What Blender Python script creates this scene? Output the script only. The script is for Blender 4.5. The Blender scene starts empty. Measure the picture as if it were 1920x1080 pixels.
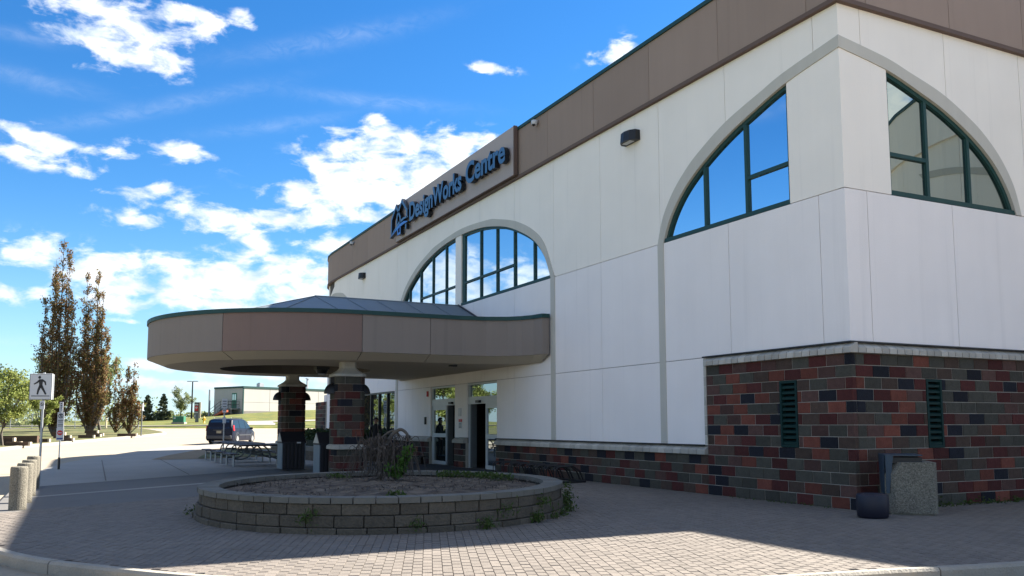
import bpy, bmesh, math, random
import numpy as np
from mathutils import Vector, Matrix
rnd = random.Random(7)
R = math.radians
SC = bpy.context.scene
COL = SC.collection

# ------------------------------------------------------------------ camera
CAM = Vector((-12.7117, -11.5058, 1.56))
cd = bpy.data.cameras.new('camera')
cam = bpy.data.objects.new('camera', cd)
COL.objects.link(cam)
cd.sensor_fit = 'HORIZONTAL'
cd.sensor_width = 36.0
cd.lens = 36.0 * 1632.134 / 1920
cd.shift_x = (960 - 956.878) / 1920
cd.shift_y = -(540 - 628.752) / 1920
cd.clip_start = 0.1
cd.clip_end = 6000
cx_ = Vector((0.89577219, -0.4445113, -0.00137484))
cy_ = -Vector((0.04409832, 0.09194305, -0.99478732))
cz_ = -Vector((0.44232061, 0.89104219, 0.10196223))
cam.matrix_world = Matrix(((cx_.x, cy_.x, cz_.x, CAM.x), (cx_.y, cy_.y, cz_.y, CAM.y), (cx_.z, cy_.z, cz_.z, CAM.z), (0, 0, 0, 1)))
SC.camera = cam

# ------------------------------------------------------------------ light
SUN_DIR = Vector((13.45, 1.0, 11.36)).normalized()
SUN_EL = math.asin(SUN_DIR.z)
SUN_AZ = math.atan2(SUN_DIR.x, SUN_DIR.y)
sl = bpy.data.lights.new('sun', 'SUN')
sl.energy = 5.0
sl.angle = R(0.53)
sl.color = (1.0, 0.93, 0.82)
so = bpy.data.objects.new('sun', sl)
COL.objects.link(so)
so.rotation_euler = SUN_DIR.to_track_quat('Z', 'Y').to_euler()
so.location = (60, 10, 60)

SC.view_settings.view_transform = 'Standard'
SC.view_settings.look = 'None'
SC.view_settings.gamma = 1.0
SC.view_settings.use_curve_mapping = False
SC.view_settings.exposure = 2.12
SC.cycles.max_bounces = 6
SC.cycles.diffuse_bounces = 3
SC.cycles.glossy_bounces = 3

# clouds seen in the sky: azimuth, elevation, half-widths (radians), tilt (deg), weight
CLOUDS = [(-0.0104, 0.4105, 0.0356, 0.0165, 0, 1), (0.0112, 0.3915, 0.0466, 0.0178, 20, 1), (0.0484, 0.3908, 0.0375, 0.0198, 0, 1), (0.0796, 0.4266, 0.0469, 0.0126, 5, 1), (0.1135, 0.4226, 0.017, 0.0093, 30, 1), (0.0652, 0.3792, 0.0244, 0.0091, 20, 1), (-0.0661, 0.3808, 0.0286, 0.0053, 0, 0.45), (-0.0232, 0.3626, 0.0125, 0.0049, 0, 0.5), (0.1535, 0.4329, 0.014, 0.0082, 40, 0.6), (-0.049, 0.2887, 0.0553, 0.0092, 9, 1), (-0.0527, 0.2662, 0.0573, 0.0081, 8, 1), (0.0852, 0.2898, 0.0409, 0.0097, 8, 1), (0.0267, 0.282, 0.0311, 0.0039, 0, 0.5), (0.0104, 0.2422, 0.0102, 0.0033, 0, 0.8), (0.0651, 0.249, 0.0214, 0.0074, -10, 0.8), (0.0478, 0.2168, 0.0341, 0.0113, 5, 1), (0.1234, 0.2241, 0.0473, 0.0145, 15, 1), (0.1577, 0.2081, 0.0312, 0.0082, 20, 1), (0.1888, 0.2285, 0.0232, 0.0077, 10, 0.8), (0.3222, 0.3129, 0.068, 0.0213, 0, 1.1), (0.295, 0.2826, 0.0733, 0.0272, -10, 1.1), (0.2473, 0.2465, 0.0568, 0.019, -5, 1.0), (0.3138, 0.2579, 0.0700, 0.0253, -15, 1.0), (0.3939, 0.3062, 0.0376, 0.0171, -20, 0.9), (0.4253, 0.3154, 0.0283, 0.0086, -20, 0.9), (0.4409, 0.3987, 0.0242, 0.0061, 5, 0.9), (0.5836, 0.4114, 0.0263, 0.0134, -20, 1), (0.3039, 0.3426, 0.0099, 0.0048, 20, 0.5), (-0.0361, 0.1762, 0.0361, 0.013, 8, 1), (0.0219, 0.1563, 0.0763, 0.0113, 6, 1), (0.0898, 0.1664, 0.0755, 0.0117, 8, .95), (0.1177, 0.1479, 0.0769, 0.015, 5, 1), (0.1673, 0.1737, 0.0512, 0.0176, 0, 1), (0.197, 0.1367, 0.0865, 0.0149, 0, .95), (0.2313, 0.1617, 0.042, 0.0229, 0, .95), (0.2572, 0.2013, 0.0239, 0.0084, 0, 1), (-0.067, 0.1298, 0.0162, 0.0096, 0, 1), (-0.0413, 0.1338, 0.0095, 0.007, 0, 1), (0.0409, 0.1307, 0.0438, 0.0123, 0, 1.1), (0.0418, 0.1089, 0.0258, 0.0028, 3, 0.6), (0.1316, 0.0607, 0.1264, 0.0062, 2, 0.95), (0.0942, 0.0436, 0.0854, 0.0056, 3, 0.95), (0.177, 0.0312, 0.0902, 0.0092, 0, 0.9), (0.199, 0.0549, 0.0686, 0.0081, 0, 0.9), (-0.0623, 0.0833, 0.0277, 0.0043, 0, 0.35), (0.2999, 0.3606, 0.0864, 0.0061, 2, 0.4), (0.2495, 0.421, 0.1037, 0.0084, -14, 0.4), (0.0564, 0.3301, 0.107, 0.0068, -18, 0.4), (-0.0566, 0.3415, 0.0528, 0.0075, 4, 0.4), (0.1919, 0.3279, 0.0705, 0.0059, -12, 0.35),
          (-0.45, 0.15, 0.09, 0.032, 4, 1), (-0.37, 0.185, 0.05, 0.024, -8, 1), (-0.56, 0.12, 0.08, 0.018, 3, 0.9), (-0.72, 0.34, 0.10, 0.008, 5, 0.4)]


def build_world():
    w = bpy.data.worlds.new('World')
    SC.world = w
    w.use_nodes = True
    nt = w.node_tree
    N, L = nt.nodes, nt.links
    bg = N['Background']
    bg.inputs[1].default_value = 0.05
    sky = N.new('ShaderNodeTexSky')
    sky.sky_type = 'NISHITA'
    sky.sun_disc = False
    sky.sun_elevation = SUN_EL
    sky.sun_rotation = SUN_AZ
    sky.air_density = 1.0
    sky.dust_density = 0.15
    sky.ozone_density = 2.0

    def math_(op, a, b=None, c=None, clamp=False):
        n = N.new('ShaderNodeMath')
        n.operation = op
        n.use_clamp = clamp
        for i, v in enumerate((a, b, c)):
            if v is None:
                continue
            if isinstance(v, (int, float)):
                n.inputs[i].default_value = v
            else:
                L.new(v, n.inputs[i])
        return n.outputs[0]
    hs = N.new('ShaderNodeHueSaturation')
    hs.inputs['Saturation'].default_value = 1.35
    L.new(sky.outputs[0], hs.inputs['Color'])
    tint = N.new('ShaderNodeMix')
    tint.data_type = 'RGBA'
    tint.blend_type = 'MULTIPLY'
    tint.inputs[0].default_value = 1.0
    L.new(hs.outputs[0], tint.inputs[6])
    tint.inputs[7].default_value = (0.60, 0.79, 0.925, 1)
    tc = N.new('ShaderNodeTexCoord')
    sep = N.new('ShaderNodeSeparateXYZ')
    L.new(tc.outputs['Generated'], sep.inputs[0])
    X, Y, Z = sep.outputs
    az = math_('ARCTAN2', X, Y)
    el = math_('ARCSINE', Z)
    # cloud texture in az/el space, flattened towards the horizon
    cv = N.new('ShaderNodeCombineXYZ')
    L.new(math_('MULTIPLY', az, 1.0), cv.inputs[0])
    L.new(math_('MULTIPLY', el, 2.0), cv.inputs[1])
    def noise(scale, detail, rough, dist=0.0, off=None):
        n = N.new('ShaderNodeTexNoise')
        n.inputs['Scale'].default_value = scale
        n.inputs['Detail'].default_value = detail
        n.inputs['Roughness'].default_value = rough
        n.inputs['Distortion'].default_value = dist
        src = cv.outputs[0]
        if off:
            a = N.new('ShaderNodeVectorMath')
            a.operation = 'ADD'
            a.inputs[1].default_value = off
            L.new(src, a.inputs[0])
            src = a.outputs[0]
        L.new(src, n.inputs['Vector'])
        return n.outputs['Fac']
    n1 = noise(24, 9, 0.58, 0.25)
    n2 = noise(24, 4, 0.55, 0.25, (0.0, 0.022, 0))
    total = None
    wisp = None
    for (a, e, ra, re, rot, wt) in CLOUDS:
        c, s = math.cos(R(-rot)), math.sin(R(-rot))
        da = math_('SUBTRACT', az, a)
        de = math_('SUBTRACT', el, e)
        u = math_('ADD', math_('MULTIPLY', da, c / ra), math_('MULTIPLY', de, s / ra))
        v = math_('ADD', math_('MULTIPLY', da, -s / re), math_('MULTIPLY', de, c / re))
        r2 = math_('ADD', math_('MULTIPLY', u, u), math_('MULTIPLY', v, v))
        g = math_('MULTIPLY', math_('EXPONENT', math_('MULTIPLY', r2, -0.85)), wt)
        if wt <= 0.45:
            wisp = g if wisp is None else math_('ADD', wisp, g)
        else:
            total = g if total is None else math_('ADD', total, g)
    total = math_('MINIMUM', total, 0.95)
    # the rest of the sky: broken cumulus field around the view, cover raised for neutral fill light
    big = noise(3.2, 4, 0.55, 0.3, (23.4, 7.9, 0))
    away = math_('ABSOLUTE', math_('SUBTRACT', az, 0.1))
    m_az = math_('SMOOTH_MIN', math_('MULTIPLY', math_('SUBTRACT', away, 0.95), 4.0), 1.0, 0.1)
    m_el = math_('MULTIPLY', math_('SUBTRACT', el, 0.52), 6.0)
    outside = math_('MULTIPLY', math_('MAXIMUM', m_az, m_el, clamp=True), 1.0, clamp=True)
    field = math_('MULTIPLY', math_('SUBTRACT', big, 0.41), 5.5)
    field = math_('MULTIPLY', math_('MAXIMUM', field, 0.0), outside)
    total = math_('MAXIMUM', total, math_('MINIMUM', field, 1.2))
    d = math_('ADD', math_('MULTIPLY', total, 0.78), math_('MULTIPLY', math_('SUBTRACT', n1, 0.5), 2.6))
    d = math_('MULTIPLY', math_('SUBTRACT', d, 0.22), 1.45, clamp=True)
    gate = math_('MULTIPLY', total, 4.0, clamp=True)
    d = math_('MULTIPLY', d, gate)
    d = math_('MULTIPLY', math_('MULTIPLY', d, d), math_('SUBTRACT', 3.0, math_('MULTIPLY', d, 2.0)))
    wn = noise(30, 6, 0.65, 1.5)
    wd = math_('MULTIPLY', math_('MULTIPLY', wisp, math_('SUBTRACT', wn, 0.25)), 1.3, clamp=True)
    # shading inside the cloud
    sh = math_('ADD', math_('MULTIPLY', math_('SUBTRACT', n2, 0.46), 4.0), 0.55, clamp=True)
    ccol = N.new('ShaderNodeMix')
    ccol.data_type = 'RGBA'
    L.new(sh, ccol.inputs[0])
    ccol.inputs[6].default_value = (3.9, 4.5, 5.3, 1)
    ccol.inputs[7].default_value = (6.3, 6.4, 6.5, 1)
    mx = N.new('ShaderNodeMix')
    mx.data_type = 'RGBA'
    L.new(math_('ADD', d, math_('MULTIPLY', wd, 0.6), clamp=True), mx.inputs[0])
    L.new(tint.outputs[2], mx.inputs[6])
    L.new(ccol.outputs[2], mx.inputs[7])
    # pale air near the horizon
    hz = math_('POWER', math_('SUBTRACT', 1.0, math_('MULTIPLY', math_('ABSOLUTE', el), 3.2), clamp=True), 3.0)
    hm = N.new('ShaderNodeMix')
    hm.data_type = 'RGBA'
    L.new(math_('MULTIPLY', hz, 0.75), hm.inputs[0])
    L.new(mx.outputs[2], hm.inputs[6])
    hm.inputs[7].default_value = (3.4, 4.6, 5.6, 1)
    L.new(hm.outputs[2], bg.inputs[0])


build_world()

# ------------------------------------------------------------------ terrain
FW = (0.44463795, 0.89571039)
RT = (0.89571039, -0.44463795)


def dl(x, y):
    dx, dy = x - CAM.x, y - CAM.y
    return dx * FW[0] + dy * FW[1], dx * RT[0] + dy * RT[1]


def xy(d, l):
    return CAM.x + d * FW[0] + l * RT[0], CAM.y + d * FW[1] + l * RT[1]


HD = [-500, 40, 65, 90, 105, 115, 130, 160, 3000]
HZ = [0, 0, .25, .75, 1.35, 1.8, 3.2, 4.0, 4.0]


def hgt(x, y):
    d, l = dl(x, y)
    h = float(np.interp(d, HD, HZ))
    if d > 115:
        f = min(1.25, max(0.25, 1 + (l + 39.8) * 0.044))
        h = 1.8 + (h - 1.8) * f
    return h


# ------------------------------------------------------------------ materials
MATS = {}


def mat(name, col, rough=0.7, var=0.12, scale=3.0, bump=0.0, bscale=40.0, spec=0.4, metal=0.0, col2=None,
        fine=0.0, fscale=60.0, rndvar=0.0, attr=None, streak=0.0, ramp=None, drip=0.0, spots=0.0):
    """one procedural principled material: broad noise, fine grain, per-object / per-piece variation, bump"""
    if name in MATS:
        return MATS[name]
    m = bpy.data.materials.new(name)
    m.use_nodes = True
    nt = m.node_tree
    N, L = nt.nodes, nt.links
    b = N['Principled BSDF']
    b.inputs['Roughness'].default_value = rough
    b.inputs['Metallic'].default_value = metal
    b.inputs['Specular IOR Level'].default_value = spec
    tc = N.new('ShaderNodeTexCoord')
    oi = N.new('ShaderNodeObjectInfo')
    add = N.new('ShaderNodeVectorMath')
    add.operation = 'MULTIPLY_ADD'
    L.new(oi.outputs['Random'], add.inputs[0])
    add.inputs[1].default_value = (37.0, 91.0, 53.0) if rndvar else (0, 0, 0)
    L.new(tc.outputs['Object'], add.inputs[2])
    vec = add.outputs[0]

    def noise(s, det=5, sx=None):
        n = N.new('ShaderNodeTexNoise')
        n.inputs['Scale'].default_value = s
        n.inputs['Detail'].default_value = det
        v = vec
        if sx:
            mp = N.new('ShaderNodeVectorMath')
            mp.operation = 'MULTIPLY'
            mp.inputs[1].default_value = sx
            L.new(vec, mp.inputs[0])
            v = mp.outputs[0]
        L.new(v, n.inputs['Vector'])
        return n.outputs['Fac']

    def mm(op, a, b2, c=None, clamp=False):
        n = N.new('ShaderNodeMath')
        n.operation = op
        n.use_clamp = clamp
        for i, v in enumerate((a, b2, c)):
            if v is None:
                continue
            if isinstance(v, (int, float)):
                n.inputs[i].default_value = v
            else:
                L.new(v, n.inputs[i])
        return n.outputs[0]
    f = mm('MULTIPLY_ADD', mm('SUBTRACT', noise(scale), 0.5), 2.4 * var, 1.0)
    if fine:
        f = mm('MULTIPLY', f, mm('MULTIPLY_ADD', mm('SUBTRACT', noise(fscale, 3), 0.5), 3.0 * fine, 1.0))
    if streak:
        s = noise(2.2, 4, (2.0, 2.0, 0.12))
        f = mm('MULTIPLY', f, mm('MULTIPLY_ADD', mm('SUBTRACT', s, 0.5), 2.4 * streak, 1.0))
    if drip:      # occasional narrow water marks running down
        s = noise(1.3, 5, (3.2, 3.2, 0.10))
        f = mm('MULTIPLY', f, mm('MULTIPLY_ADD', mm('MULTIPLY', mm('SUBTRACT', s, 0.60), 7.0, clamp=True), -drip, 1.0))
    if spots:     # stains and worn patches
        s = noise(1.9, 5)
        f = mm('MULTIPLY', f, mm('MULTIPLY_ADD', mm('MULTIPLY', mm('SUBTRACT', s, 0.60), 8.0, clamp=True), -spots, 1.0))
        s = noise(11.0, 2)
        f = mm('MULTIPLY', f, mm('MULTIPLY_ADD', mm('MULTIPLY', mm('SUBTRACT', s, 0.70), 14.0, clamp=True), -spots * 1.6, 1.0))
    if rndvar:
        f = mm('MULTIPLY', f, mm('MULTIPLY_ADD', mm('SUBTRACT', oi.outputs['Random'], 0.5), 2 * rndvar, 1.0))
    at = None
    if attr:
        a = N.new('ShaderNodeAttribute')
        a.attribute_name = 'rnd'
        at = a.outputs['Fac']
        if not ramp:
            f = mm('MULTIPLY', f, mm('MULTIPLY_ADD', mm('SUBTRACT', at, 0.5), 2 * attr, 1.0))
    base = N.new('ShaderNodeMix')
    base.data_type = 'RGBA'
    if ramp:
        cr = N.new('ShaderNodeValToRGB')
        cr.color_ramp.elements[0].color = (*ramp[0], 1)
        cr.color_ramp.elements[1].color = (*ramp[-1], 1)
        for i, c in enumerate(ramp[1:-1]):
            e = cr.color_ramp.elements.new((i + 1) / (len(ramp) - 1))
            e.color = (*c, 1)
        L.new(at if at is not None else oi.outputs['Random'], cr.inputs[0])
        L.new(cr.outputs[0], base.inputs[6])
        base.inputs[0].default_value = 0.0
    else:
        base.inputs[6].default_value = (*col, 1)
        if col2:
            L.new(mm('MULTIPLY_ADD', mm('SUBTRACT', noise(scale * 1.7, 6), 0.5), 3.0, 0.5, clamp=True), base.inputs[0])
            base.inputs[7].default_value = (*col2, 1)
        else:
            base.inputs[0].default_value = 0.0
    mul = N.new('ShaderNodeMix')
    mul.data_type = 'RGBA'
    mul.blend_type = 'MULTIPLY'
    mul.inputs[0].default_value = 1.0
    L.new(base.outputs[2], mul.inputs[6])
    cb = N.new('ShaderNodeCombineColor')
    for i in range(3):
        L.new(f, cb.inputs[i])
    L.new(cb.outputs[0], mul.inputs[7])
    L.new(mul.outputs[2], b.inputs['Base Color'])
    if bump:
        bp = N.new('ShaderNodeBump')
        bp.inputs['Strength'].default_value = min(1.0, bump)
        bp.inputs['Distance'].default_value = 0.02
        L.new(noise(bscale, 6), bp.inputs['Height'])
        L.new(bp.outputs[0], b.inputs['Normal'])
    MATS[name] = m
    return m


def glass_mat(name, refl=0.75, tint=(0.80, 0.90, 0.95), dark=(0.012, 0.018, 0.02)):
    m = bpy.data.materials.new(name)
    m.use_nodes = True
    nt = m.node_tree
    N, L = nt.nodes, nt.links
    N.remove(N['Principled BSDF'])
    g = N.new('ShaderNodeBsdfGlossy')
    g.inputs['Color'].default_value = (*tint, 1)
    g.inputs['Roughness'].default_value = 0.004
    df = N.new('ShaderNodeBsdfDiffuse')
    df.inputs['Color'].default_value = (*dark, 1)
    mx = N.new('ShaderNodeMixShader')
    mx.inputs[0].default_value = refl
    L.new(df.outputs[0], mx.inputs[1])
    L.new(g.outputs[0], mx.inputs[2])
    L.new(mx.outputs[0], N['Material Output'].inputs[0])
    tc = N.new('ShaderNodeTexCoord')
    n = N.new('ShaderNodeTexNoise')
    n.inputs['Scale'].default_value = 0.9
    n.inputs['Detail'].default_value = 1
    L.new(tc.outputs['Object'], n.inputs['Vector'])
    bp = N.new('ShaderNodeBump')
    bp.inputs['Strength'].default_value = 0.012
    bp.inputs['Distance'].default_value = 0.1
    L.new(n.outputs['Fac'], bp.inputs['Height'])
    L.new(bp.outputs[0], g.inputs['Normal'])
    MATS[name] = m
    return m


M_CREAM = mat('stucco_cream', (0.85, 0.79, 0.715), 0.85, 0.05, 0.8, 0.25, 90, streak=0.015, fine=0.02, drip=0.07)
M_WHITE = mat('stucco_white', (0.83, 0.775, 0.75), 0.85, 0.05, 0.8, 0.25, 90, streak=0.02, fine=0.02, drip=0.06)
M_TRIM = mat('stucco_trim', (0.50, 0.475, 0.42), 0.85, 0.06, 1.0, 0.2, 90, streak=0.06)
M_JOINT = mat('joint_backing', (0.19, 0.175, 0.16), 0.9)
M_PARAPET = mat('stucco_brown', (0.285, 0.212, 0.172), 0.85, 0.06, 0.7, 0.2, 90, streak=0.05, rndvar=0.06, drip=0.10)
M_PMOULD = mat('brown_moulding', (0.12, 0.080, 0.065), 0.8)
M_GREEN = mat('green_metal', (0.008, 0.048, 0.045), 0.55, 0.1, 2.0)
M_BLACKFLASH = mat('dark_flashing', (0.015, 0.014, 0.018), 0.5)
M_SIGNP = mat('sign_board', (0.385, 0.33, 0.315), 0.75, 0.04, 0.8)
M_LETF = mat('letter_face', (0.05, 0.125, 0.245), 0.35, 0.05)
M_LETB = mat('letter_face_bright', (0.03, 0.17, 0.55), 0.35, 0.05)
M_LETS = mat('letter_return', (0.008, 0.009, 0.012), 0.4)
M_CORE = mat('dark_interior', (0.05, 0.048, 0.045), 0.9)
M_ROOFM = mat('roof_membrane', (0.25, 0.25, 0.25), 0.9)
M_GLASS = glass_mat('mirror_glass', 0.85, (0.74, 0.86, 0.95))
M_GLASSD = glass_mat('door_glass', 0.42)
M_GLASSG = glass_mat('grey_glass', 0.45, (0.78, 0.88, 0.83))
M_ALU = mat('white_aluminium', (0.50, 0.53, 0.55), 0.45, 0.05)
BCOLS = [(0.062, 0.058, 0.047), (0.070, 0.020, 0.018), (0.140, 0.045, 0.031), (0.066, 0.044, 0.034), (0.013, 0.014, 0.020), (0.080, 0.043, 0.036)]
BNAMES = ['block_greygreen', 'block_maroon', 'block_brickred', 'block_brown', 'block_charcoal', 'block_rose']
M_BLK = [mat(n, c, 0.9, 0.28, 9.0, 1.0, 40, fine=0.22, fscale=38, rndvar=0.22, spec=0.25) for n, c in zip(BNAMES, BCOLS)]
M_MORTAR = mat('mortar', (0.34, 0.315, 0.275), 0.95, 0.2, 5)
M_STONE = mat('cap_stone', (0.40, 0.375, 0.33), 0.85, 0.16, 5, 0.5, 50, rndvar=0.2, fine=0.08)
M_FASC = mat('fascia_taupe', (0.235, 0.195, 0.170), 0.85, 0.05, 0.8, 0.2, 90, rndvar=0.06, streak=0.04, drip=0.12)
M_FASCR = mat('fascia_redbrown', (0.205, 0.138, 0.115), 0.85, 0.05, 0.8, 0.2, 90, drip=0.10)
M_SOFF = mat('soffit_beige', (0.48, 0.42, 0.33), 0.85, 0.05, 0.8, 0.2, 90)
M_SOFFD = mat('soffit_dark', (0.12, 0.105, 0.09), 0.9)
M_METALROOF = mat('roof_slate', (0.13, 0.165, 0.19), 0.6, 0.08, 1.5, spec=0.5)
M_BLACK = mat('black_metal', (0.012, 0.012, 0.014), 0.45)
M_DKGREY = mat('grey_metal', (0.10, 0.11, 0.115), 0.5, 0.1)
M_GALV = mat('galvanised', (0.33, 0.35, 0.37), 0.45, 0.1, 6, metal=0.3)
M_PLANT = mat('planter_block', (0.090, 0.075, 0.056), 0.95, 0.25, 7, 1.0, 30, fine=0.30, fscale=30, rndvar=0.18)
M_PCAP = mat('planter_cap', (0.13, 0.123, 0.105), 0.9, 0.12, 5, 0.6, 45, fine=0.08, rndvar=0.10)
M_SOIL = mat('soil', (0.040, 0.029, 0.022), 1.0, 0.45, 2.2, 1.0, 18, fine=0.25, fscale=25, col2=(0.145, 0.112, 0.08))
M_PAVER = mat('paver', (0.150, 0.130, 0.112), 0.9, 0.17, 0.5, 0.35, 70, fine=0.10, attr=0.10, spots=0.16)
M_PAVER1 = mat('paver_single', (0.150, 0.130, 0.112), 0.9, 0.10, 0.5, 0.35, 70, fine=0.10, rndvar=0.10, spots=0.16)
M_SAND = mat('joint_sand', (0.12, 0.103, 0.09), 1.0, 0.2, 4)
M_CONC = mat('sidewalk_concrete', (0.25, 0.24, 0.222), 0.9, 0.14, 0.5, 0.2, 60, fine=0.07, spots=0.12)
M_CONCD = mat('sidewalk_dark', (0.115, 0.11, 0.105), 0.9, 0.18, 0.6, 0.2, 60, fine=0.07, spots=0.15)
M_KERB = mat('kerb_concrete', (0.28, 0.258, 0.22), 0.95, 0.18, 2.5, 0.8, 30, fine=0.10)
M_ROAD = mat('road_asphalt', (0.28, 0.237, 0.178), 0.95, 0.10, 0.25, 0.4, 60, fine=0.07, fscale=30)
M_GRASS = mat('lawn_grass', (0.062, 0.085, 0.017), 1.0, 0.25, 0.4, 0.8, 25, fine=0.2, fscale=8, col2=(0.125, 0.118, 0.018))
M_GRASSN = mat('lawn_grass_near', (0.050, 0.068, 0.017), 1.0, 0.25, 0.5, 0.8, 25, fine=0.2, fscale=9, col2=(0.11, 0.095, 0.035))
M_AGG = mat('exposed_aggregate', (0.165, 0.152, 0.122), 0.95, 0.1, 3, 1.0, 60, fine=0.85, fscale=55)
M_WOOD = mat('timber_brown', (0.085, 0.052, 0.034), 0.9, 0.2, 4, 0.4, 30)
M_WOODE = mat('timber_pale', (0.42, 0.36, 0.28), 0.9, 0.1, 6)
M_BARK = mat('bark', (0.10, 0.085, 0.07), 1.0, 0.3, 6, 0.8, 30)
M_TWIG = mat('twig', (0.075, 0.060, 0.050), 1.0, 0.3, 6)
M_WBLDG = mat('annex_panel', (0.40, 0.385, 0.36), 0.85, 0.05, 0.4, streak=0.06)
M_SIGNW = mat('sign_white', (0.50, 0.51, 0.53), 0.5, 0.03)
M_RED = mat('sign_red', (0.50, 0.02, 0.025), 0.4)
M_BLUE = mat('sign_blue', (0.02, 0.05, 0.22), 0.4)
M_YELLOW = mat('hydrant_yellow', (0.65, 0.42, 0.03), 0.45)
M_TGREEN = mat('utility_green', (0.03, 0.14, 0.085), 0.5)
M_SKIN = mat('skin', (0.28, 0.17, 0.12), 0.6)
M_CLOTH = mat('dark_clothing', (0.018, 0.018, 0.022), 0.9)
M_CLOTHR = mat('red_cloth', (0.20, 0.02, 0.03), 0.9)
M_HAIR = mat('dark_hair', (0.012, 0.010, 0.009), 0.7)


def leaf_mat(name, ramp, rough=0.7, trans=0.25):
    m = mat(name, ramp[0], rough, 0.05, 1.0, attr=0.01, ramp=ramp, spec=0.2)
    nt = m.node_tree
    N, L = nt.nodes, nt.links
    b = N['Principled BSDF']
    t = N.new('ShaderNodeBsdfTranslucent')
    src = b.inputs['Base Color'].links[0].from_socket
    L.new(src, t.inputs[0])
    mx = N.new('ShaderNodeMixShader')
    mx.inputs[0].default_value = trans
    L.new(b.outputs[0], mx.inputs[1])
    L.new(t.outputs[0], mx.inputs[2])
    L.new(mx.outputs[0], N['Material Output'].inputs[0])
    return m


L_BROWN = leaf_mat('leaf_bronze', [(0.14, 0.072, 0.038), (0.20, 0.105, 0.052), (0.17, 0.125, 0.05), (0.15, 0.145, 0.045), (0.25, 0.145, 0.08)], trans=0.4)
L_PALE = leaf_mat('leaf_spring', [(0.15, 0.195, 0.04), (0.20, 0.24, 0.06), (0.26, 0.28, 0.08), (0.17, 0.21, 0.06)], trans=0.35)
L_HAZE = leaf_mat('leaf_far_green', [(0.16, 0.20, 0.08), (0.21, 0.245, 0.10), (0.18, 0.19, 0.09)], trans=0.3)
L_CONIF = leaf_mat('leaf_conifer', [(0.045, 0.062, 0.038), (0.062, 0.080, 0.046), (0.075, 0.088, 0.055)], trans=0.1)
L_HEDGE = leaf_mat('leaf_hedge', [(0.016, 0.032, 0.010), (0.025, 0.045, 0.014), (0.035, 0.055, 0.018)], trans=0.1)
L_WEED = leaf_mat('leaf_weed', [(0.040, 0.070, 0.016), (0.06, 0.095, 0.02), (0.07, 0.085, 0.03)], trans=0.2)
L_SHRUB = leaf_mat('leaf_shrub', [(0.04, 0.09, 0.016), (0.06, 0.125, 0.02), (0.08, 0.15, 0.028)], trans=0.3)
L_DEAD = leaf_mat('dead_twig', [(0.075, 0.060, 0.05), (0.11, 0.09, 0.075), (0.06, 0.05, 0.045)], trans=0.05)

# ------------------------------------------------------------------ builders


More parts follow.
